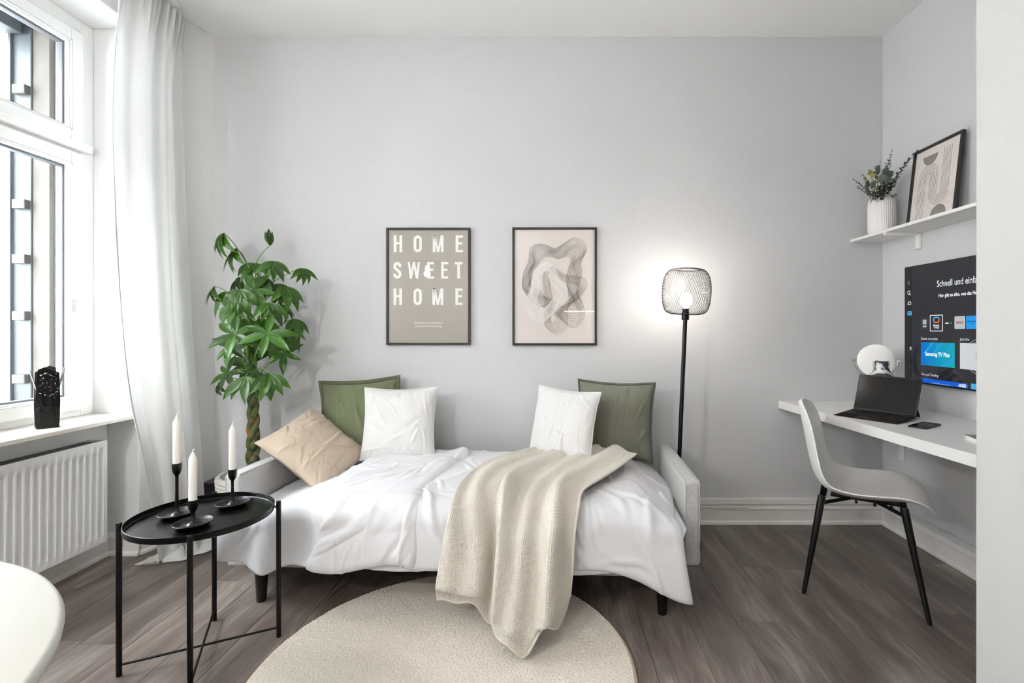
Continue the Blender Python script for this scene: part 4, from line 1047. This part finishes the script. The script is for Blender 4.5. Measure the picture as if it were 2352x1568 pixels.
# leaning picture on the shelf
bx, tx = 1.938, 1.984; lh = math.hypot(.413, tx-bx)
upv = Vector((tx-bx,0,.413)).normalized(); ex = Vector((0,-1,0)); nv_ = ex.cross(upv)
cc = Vector((bx,-.466,1.7115)) + upv*(lh/2)
PM = Matrix(((ex.x,upv.x,nv_.x,cc.x),(ex.y,upv.y,nv_.y,cc.y),(ex.z,upv.z,nv_.z,cc.z),(0,0,0,1)))
r, pr, zt = picture('poster', 'small framed line-art print leaning on the wall shelf', .32, lh, PM, .013, .018, M['paper'])
b = B()
for k in range(6):
    o_ = k*.0096
    # long line, arch over, bowl under, straight up: measured on the print
    r1 = .014+o_; r2 = .014+(5-k)*.0096
    xA = -.045; xB = .058
    x0_ = xA - r1; xm = xA + r1; x1_ = xm + 2*r2
    yT, yBm = .045, -.055
    pts = [(x0_,-.18),(x0_,yT)] + arc(xA,yT,r1,r1,180,0,20) + [(xm,yBm)] + arc(xm+r2,yBm,r2,r2,180,360,20) + [(x1_,.165)]
    ribbon(b, pts, .0017, zt)
obj('line_art', b, M['inkb'], pr)
obj('half_disc', disc(B(),-.045,.155,.05,zt,180,360).merge(disc(B(),.045,-.172,.05,zt,0,180)), M['inkg'], pr)

# ================================================================== CHAIR
ca = R(-32.3); CH = thing('shell_chair', 'white plastic shell chair with black metal legs at the desk', 'chair', (1.419,-.743,0), ca)
SP = [(-.263,.826,.03),(-.262,.822,.085),(-.259,.80,.150),(-.247,.745,.195),(-.232,.67,.214),(-.217,.59,.222),(-.198,.52,.226),(-.160,.462,.228),(-.10,.437,.230),(-.02,.430,.231),(.07,.436,.231),(.15,.444,.222),(.205,.441,.198),(.236,.426,.160),(.247,.414,.105),(.250,.407,.03)]
def shell(u, v):
    p = cr(SP, v); q = cr(SP, min(1,v+.01)); p0 = cr(SP, max(0,v-.01))
    T = Vector((q[0]-p0[0],0,q[1]-p0[1])).normalized(); n = Vector((-T.z,0,T.x))
    if n.z < 0 and v > .5: n = -n
    n = Vector((T.z*-1,0,T.x)); 
    s = 2*u-1
    cup = .052*abs(s)**2.6*ss(0,.25,v)*(1-ss(.68,.92,v)) + .018*abs(s)**2*(1-ss(0,.25,v))
    return (p[0]+n.x*cup, s*p[2], p[1]+n.z*cup)
obj('shell', B().grid(shell, 40, 70), M['plastic'], CH, smooth=180, solid=.007, soff=0, sub=1)
obj('under_plate', B().prism([(-.13,-.05),(.13,-.05),(.13,.05),(-.13,.05)], .405, .413), M['black'], CH)
for sx_ in (-1,1):
    for sy in (-1,1):
        top = (sx_*.150-.01, sy*.135, .426); ft = (sx_*.222-.004, sy*.212, .004)
        l_ = obj('leg', B().tube([ft, (lerp(ft[0],top[0],.02),lerp(ft[1],top[1],.02),.012), top], [.0085,.0095,.016], 16), M['blackm'], CH, smooth=50)
        obj('foot', B().tube([(ft[0],ft[1],0),(ft[0],ft[1],.006)], .009, 12), M['handle'], l_, smooth=50)
        obj('frame_bar', B().tube([(top[0]*1.05,top[1]*1.05,.393), (sx_*.02,sy*.012,.412)], [.008,.008], 10), M['blackm'], CH, smooth=50)
for x in (-.09,-.03,.04,.10): obj('bolt', B().lathe([(0,.385),(.006,.385),(.006,.397),(0,.397)],10,(x,-.03,0)), M['blackm'], CH)

# ================================================================== POTTED TREE
PX, PY = -1.665, -.235
pt = thing('potted_plant', 'tall potted tree with braided trunk and glossy green leaves in the corner', 'plant', (PX,PY,0))
pp = [(0,0),(.115,0),(.125,.006)]
for k in range(18):
    z = .012+k*.0195; rr = lerp(.127,.168,min(1,(k/13))**.8) if k < 15 else lerp(.168,.172,(k-15)/3)
    pp += [(rr,z),(rr+.0035,z+.005),(rr+.0035,z+.0145),(rr,z+.0195)]
pp += [(.172,.366),(.166,.372),(.15,.372),(.146,.366),(.14,.33),(0,.33)]
obj('pot', B().lathe(pp, 72), M['pot'], pt, smooth=40)
obj('soil', B().lathe([(0,.335),(.10,.337),(.142,.334)], 40), M['soil'], pt, smooth=180)
for k in range(3):
    pts = []; rad = []
    for i in range(101):
        t = i/100; z = .32+.60*t; a = k*2*math.pi/3 + t*15.5; rr = .0185*(1-.25*t)
        pts.append((.0+rr*math.cos(a)+.006*math.sin(t*3), rr*math.sin(a), z)); rad.append(.0205*(1-.30*t)*(1+.14*nz(t*14,k,2)))
    obj('trunk_strand', B().tube(pts, rad, 12), M['bark'], pt, smooth=180)
# leaflet meshes (shared): folded along the midrib and curled
def leaflet(curl, w_):
    def fn(u, v):
        wd = w_*(math.sin(math.pi*min(1, v**.92*.985+.012))**.85)*(1-.45*v**4)
        x = (2*u-1)*wd/2
        a = curl*v*v
        y = v*math.cos(a*.5); z = -v*math.sin(a*.5)
        return (x, y, z + .28*abs(x) + .012*math.sin(v*38)*abs(x)*4*w_)
    me = B().grid(fn, 6, 14).mesh('leaflet', 180); me.materials.append(M['leaf']); return me
LV = [leaflet(c, w_) for c, w_ in ((.5,.33),(.9,.34),(.25,.32),(1.2,.33))]
rp = random.Random(11)
def w3(px, py, d): return Vector(((px-1266)*d/1130 - PX, d-2.974-PY, 1.168-(py-757)*d/1130))
# hubs: pixel-measured leaf positions (zoom units), mode d = drooping, o = open towards the room, size
HUBS = [(180,85,'d',.150),(248,170,'d',.155),(435,155,'u',.09),(458,240,'d',.135),(612,280,'d',.115),(130,380,'d',.125),(185,410,'d',.150),(268,395,'d',.160),(480,365,'d',.135),
        (430,470,'d',.135),(240,645,'o',.135),(330,690,'o',.145),(222,712,'o',.125),(315,808,'o',.170),(512,752,'o',.115),(545,612,'d',.140),(345,250,'d',.135),(160,905,'d',.10),(430,860,'d',.150),
        (500,480,'d',.14),(300,560,'d',.14),(400,560,'d',.14),(470,650,'d',.15),(350,400,'o',.14),(565,560,'d',.13),(270,330,'d',.13),(390,330,'d',.14),(300,880,'d',.17),(350,850,'d',.15),(240,480,'d',.15),(420,640,'o',.14),(520,380,'d',.14),(200,860,'o',.11)]
top = Vector((0,0,.93))
for i, (zx, zy, mode, sz) in enumerate(HUBS):
    px, py = 440+zx/2.412, 500+zy/2.412
    d = 2.739 + rp.uniform(-.17,.10) - (.08 if mode == 'o' else 0)
    h = w3(px, py, d)
    if h.y > .10: h.y = .10
    # petiole: from the stem axis out to the hub
    zb = max(.86, min(1.45, h.z - .12 - .25*math.hypot(h.x,h.y)))
    if h.z < 1.0: zb = max(.80, h.z-.02)
    a0 = Vector((.02*math.sin(i*2.4), .02*math.cos(i*2.4), zb)); mid_ = (a0+h)/2 + Vector((0,0,.06))
    pts = [a0*(1-t)**2 + mid_*2*t*(1-t) + h*t*t for t in [k/8 for k in range(9)]]
    stm = obj('leaf_stem', B().tube(pts, [.0035-.0015*k/8 for k in range(9)], 6), M['leafstem'], pt, smooth=180)
    out = Vector((h.x, h.y-.05, 0)); out = out.normalized() if out.length > .02 else Vector((0,-1,0))
    if mode == 'd': nrm = (out*.9 + Vector((0,-.35,.55))).normalized(); dn = .95
    elif mode == 'o': nrm = (Vector((out.x*.4,-1,.55))).normalized(); dn = .25
    else: nrm = Vector((.2,-.3,-.6)).normalized(); dn = -.9
    n_l = 6 if mode == 'o' else (3 if mode == 'u' else 5)
    t1 = nrm.cross(Vector((0,0,1))); t1 = t1.normalized() if t1.length > .01 else Vector((1,0,0)); t2 = t1.cross(nrm)
    for k in range(n_l):
        if mode == 'o': a = 2*math.pi*k/n_l + rp.uniform(-.2,.2) + i
        else: a = lerp(-1.45, 1.45, k/(n_l-1)) + rp.uniform(-.2,.2) - math.pi/2
        dr = t1*math.cos(a) + t2*math.sin(a)
        if mode == 'd': dr = (dr*.75 + out*.25 + Vector((0,0,-dn*.55))).normalized()
        elif mode == 'o': dr = (dr + nrm*.15 + Vector((0,0,-.2))).normalized()
        else: dr = Vector((-.35+.35*k, rp.uniform(-.4,.0), 1)).normalized()
        up_ = (nrm - dr*nrm.dot(dr)); up_ = up_.normalized() if up_.length > .05 else Vector((0,-1,0))
        xx = dr.cross(up_)
        L_ = sz*rp.uniform(.82,1.12)*(1-.12*abs(k-(n_l-1)/2)/(n_l/2) if mode == 'd' else 1)
        P = h.copy()
        # keep leaf tips off the back wall
        tip = P + dr*L_
        if tip.y + PY > -.03: dr.y -= (tip.y+PY+.03)/L_; dr.normalize(); up_ = (up_ - dr*up_.dot(dr)).normalized(); xx = dr.cross(up_)
        lf = obj('leaflet', LV[rp.randrange(4)] if mode != 'o' else LV[rp.choice((0,2))], None, stm)
        lf.matrix_local = Matrix(((xx.x*L_,dr.x*L_,up_.x*L_,P.x),(xx.y*L_,dr.y*L_,up_.y*L_,P.y),(xx.z*L_,dr.z*L_,up_.z*L_,P.z),(0,0,0,1)))
for k in range(3):
    a = k*2.1; obj('branch', B().tube([(.01*math.cos(a),.01*math.sin(a),.88),(.03*math.cos(a),.03*math.sin(a),1.1),(.04*math.cos(a+.5),.03*math.sin(a+.5),1.32),(.03*math.cos(a),.02*math.sin(a),1.5)], [.009,.007,.005,.003], 8), M['leafstem'], pt, smooth=180)

bx_ = thing('black_box', 'small black electrical box with cable beside the curtain and pot', 'electrical box', (-1.95,-.12,.0))
obj('case', B().box(-2.0,-1.905,-.17,-.05,.0,.292), M['blackm'], bx_, world=True, bevel=.004)
obj('cable', B().tube([(-1.906,-.12,.25),(-1.88,-.13,.252),(-1.86,-.14,.245),(-1.85,-.1,.2),(-1.86,-.06,.1),(-1.86,-.05,.02)], .004, 8), M['blackm'], bx_, world=True, smooth=60)

# ================================================================== PERFORATED METAL LANTERN ON THE SILL
import bmesh
ln = thing('metal_lantern', 'black perforated metal lantern on the window sill', 'lantern', (-2.25,-.778,.7325), R(50))
def plate_mesh(flip):
    """outline with slots, filled; local x across, y up"""
    bm = bmesh.new(); rnd = random.Random(4+flip); edges = []
    def loop(pts):
        vs = [bm.verts.new((x,y,0)) for x, y in pts]
        for a, c in zip(vs, vs[1:]+vs[:1]): edges.append(bm.edges.new((a,c)))
    s = -1 if flip else 1
    loop([(s*x,y) for x,y in ((-.036,0),(.036,0),(.040,.085),(.040,.12),(.034,.245),(-.012,.272),(-.032,.262),(-.040,.12),(-.040,.085))])
    slots = []
    def slot(x, y, a, l=.007, wd=.0022):
        if any(math.hypot(x-p, y-q) < .0125 for p, q in slots): return
        slots.append((x,y)); c_, s_ = math.cos(a), math.sin(a)
        loop([(x+c_*u-s_*v, y+s_*u+c_*v) for u, v in ((-l,-wd),(l,-wd),(l+.0012,0),(l,wd),(-l,wd),(-l-.0012,0))])
    for k in range(400):
        y = .13 + .115*rnd.random()**.7
        slot(s*rnd.uniform(-.027,.027), y, rnd.uniform(0,3.14), rnd.uniform(.003,.006))
    for x in (-.026,-.006,.016): slot(s*x, .103+rnd.uniform(-.005,.005), rnd.uniform(-.4,.4), .0035)
    for x in (-.024,0,.024): slot(s*x, .066, 0, .0045, .0013)
    bmesh.ops.triangle_fill(bm, use_beauty=True, use_dissolve=False, edges=edges)
    # keep only filled cells inside the outline and outside the slots (triangle_fill handles the winding)
    cuts = [f for f in bm.faces if f.calc_area() < 1e-9]; bmesh.ops.delete(bm, geom=cuts, context='FACES')
    for v in bm.verts:          # fold: waist pulled in, top flares out
        y = v.co.y; z = lerp(.034,.014,min(1,y/.085)) if y < .085 else lerp(.014,.058,((y-.085)/.187)**1.1)
        v.co.z = z
    me = bpy.data.meshes.new('plate'); bm.to_mesh(me); bm.free(); me.materials.append(M['blackm']); return me
pm = [plate_mesh(0), plate_mesh(1)]
for k in range(4):
    o = obj('plate', pm[k % 2], None, ln); o.matrix_local = Matrix.Rotation(k*math.pi/2,4,'Z') @ Matrix.Rotation(R(90),4,'X')
    m_ = o.modifiers.new('solid','SOLIDIFY'); m_.thickness = .0014
obj('floor_plate', B().box(-.03,.03,-.03,.03,.001,.003), M['blackm'], ln)

# ================================================================== BEHIND THE CAMERA (seen in the picture glass, all but the added fill lamp)
pd = thing('pendant_lamp', 'wire umbrella pendant lamp reflected in the poster glass', 'pendant lamp', (-1.6,-3.4,1.95))
obj('cable', B().tube([(0,0,.12),(0,0,H-1.95)], .003, 6), M['black'], pd)
obj('socket', B().lathe([(0,.05),(.022,.05),(.022,.12),(.006,.125),(0,.125)], 16), M['black'], pd, smooth=40)
obj('bulb', B().lathe([(0,-.03),(.02,-.022),(.03,0),(.026,.022),(.014,.05),(0,.05)], 20), M['bulb'], pd, smooth=180)
for k in range(28):
    a = 2*math.pi*k/28; obj('rib', B().tube([(.03*math.cos(a),.03*math.sin(a),.11),(.16*math.cos(a),.16*math.sin(a),.10),(.30*math.cos(a),.30*math.sin(a),.0)], .0016, 4), M['black'], pd)
obj('rim', B().tube([(.30*math.cos(a*math.pi/24),.30*math.sin(a*math.pi/24),0) for a in range(49)], .002, 5), M['black'], pd)
l2 = bpy.data.lights.new('pendant_light', 'POINT'); l2.energy = 58; l2.color = (1,.98,.96); l2.shadow_soft_size = .04
lo2 = bpy.data.objects.new('pendant_light', l2); C.objects.link(lo2); lo2.parent = pd; lo2.location = (0,0,-.06)
tc_ = thing('tall_cabinet', 'tall white kitchen cabinet behind the camera', 'cabinet', (-.65,-4.3,0))
obj('body', B().box(-.6,.6,-.29,.27,.0,2.5), M['cabw'], tc_)
for x0_, x1_ in ((-.598,-.002),(.002,.598)):
    for za, zb in ((.1,1.25),(1.255,2.49)):
        d_ = obj('door', B().box(x0_,x1_,.27,.29,za,zb), M['cabw'], tc_, bevel=.003)
        hx = -.05 if x0_ < -.1 else .05
        obj('door_handle', B().box(hx-.06,hx+.06,.29,.31,(1.2 if za < 1 else 1.32)-.006,(1.2 if za < 1 else 1.32)+.006), M['handle'], d_)
kc = thing('kitchen_counter', 'white kitchen counter behind the camera', 'counter', (.7,-4.3,0))
obj('cabinet', B().box(-.62,.62,-.29,.27,.08,.88), M['cabw'], kc); obj('worktop', B().box(-.63,.63,-.295,.3,.88,.92), M['table'], kc)
wc = thing('wall_cabinet', 'white wall cabinet with light strip behind the camera', 'cabinet', (.7,-4.43,1.45))
obj('body', B().box(-.62,.62,-.16,.16,0,.75), M['cabw'], wc); obj('light_strip', B().box(-.5,.5,-.02,.01,-.012,-.001), M['led'], wc)
cl_ = thing('added_fill_lamp', 'added round fill lamp on the ceiling behind the camera', 'fill lamp', (-.7,-3.7,H-.07))  # unseen fill light, added to bring the room up to brightness
obj('rim', B().lathe([(.19,.07),(.20,.068),(.20,.02),(.188,.012),(.185,.02),(.185,.07)], 48), M['upvc'], cl_, smooth=40)
obj('diffuser', B().lathe([(0,0),(.09,.003),(.15,.011),(.185,.03)], 48), emis('fill_lamp_glow', 'fdfdff', 42), cl_, smooth=180)
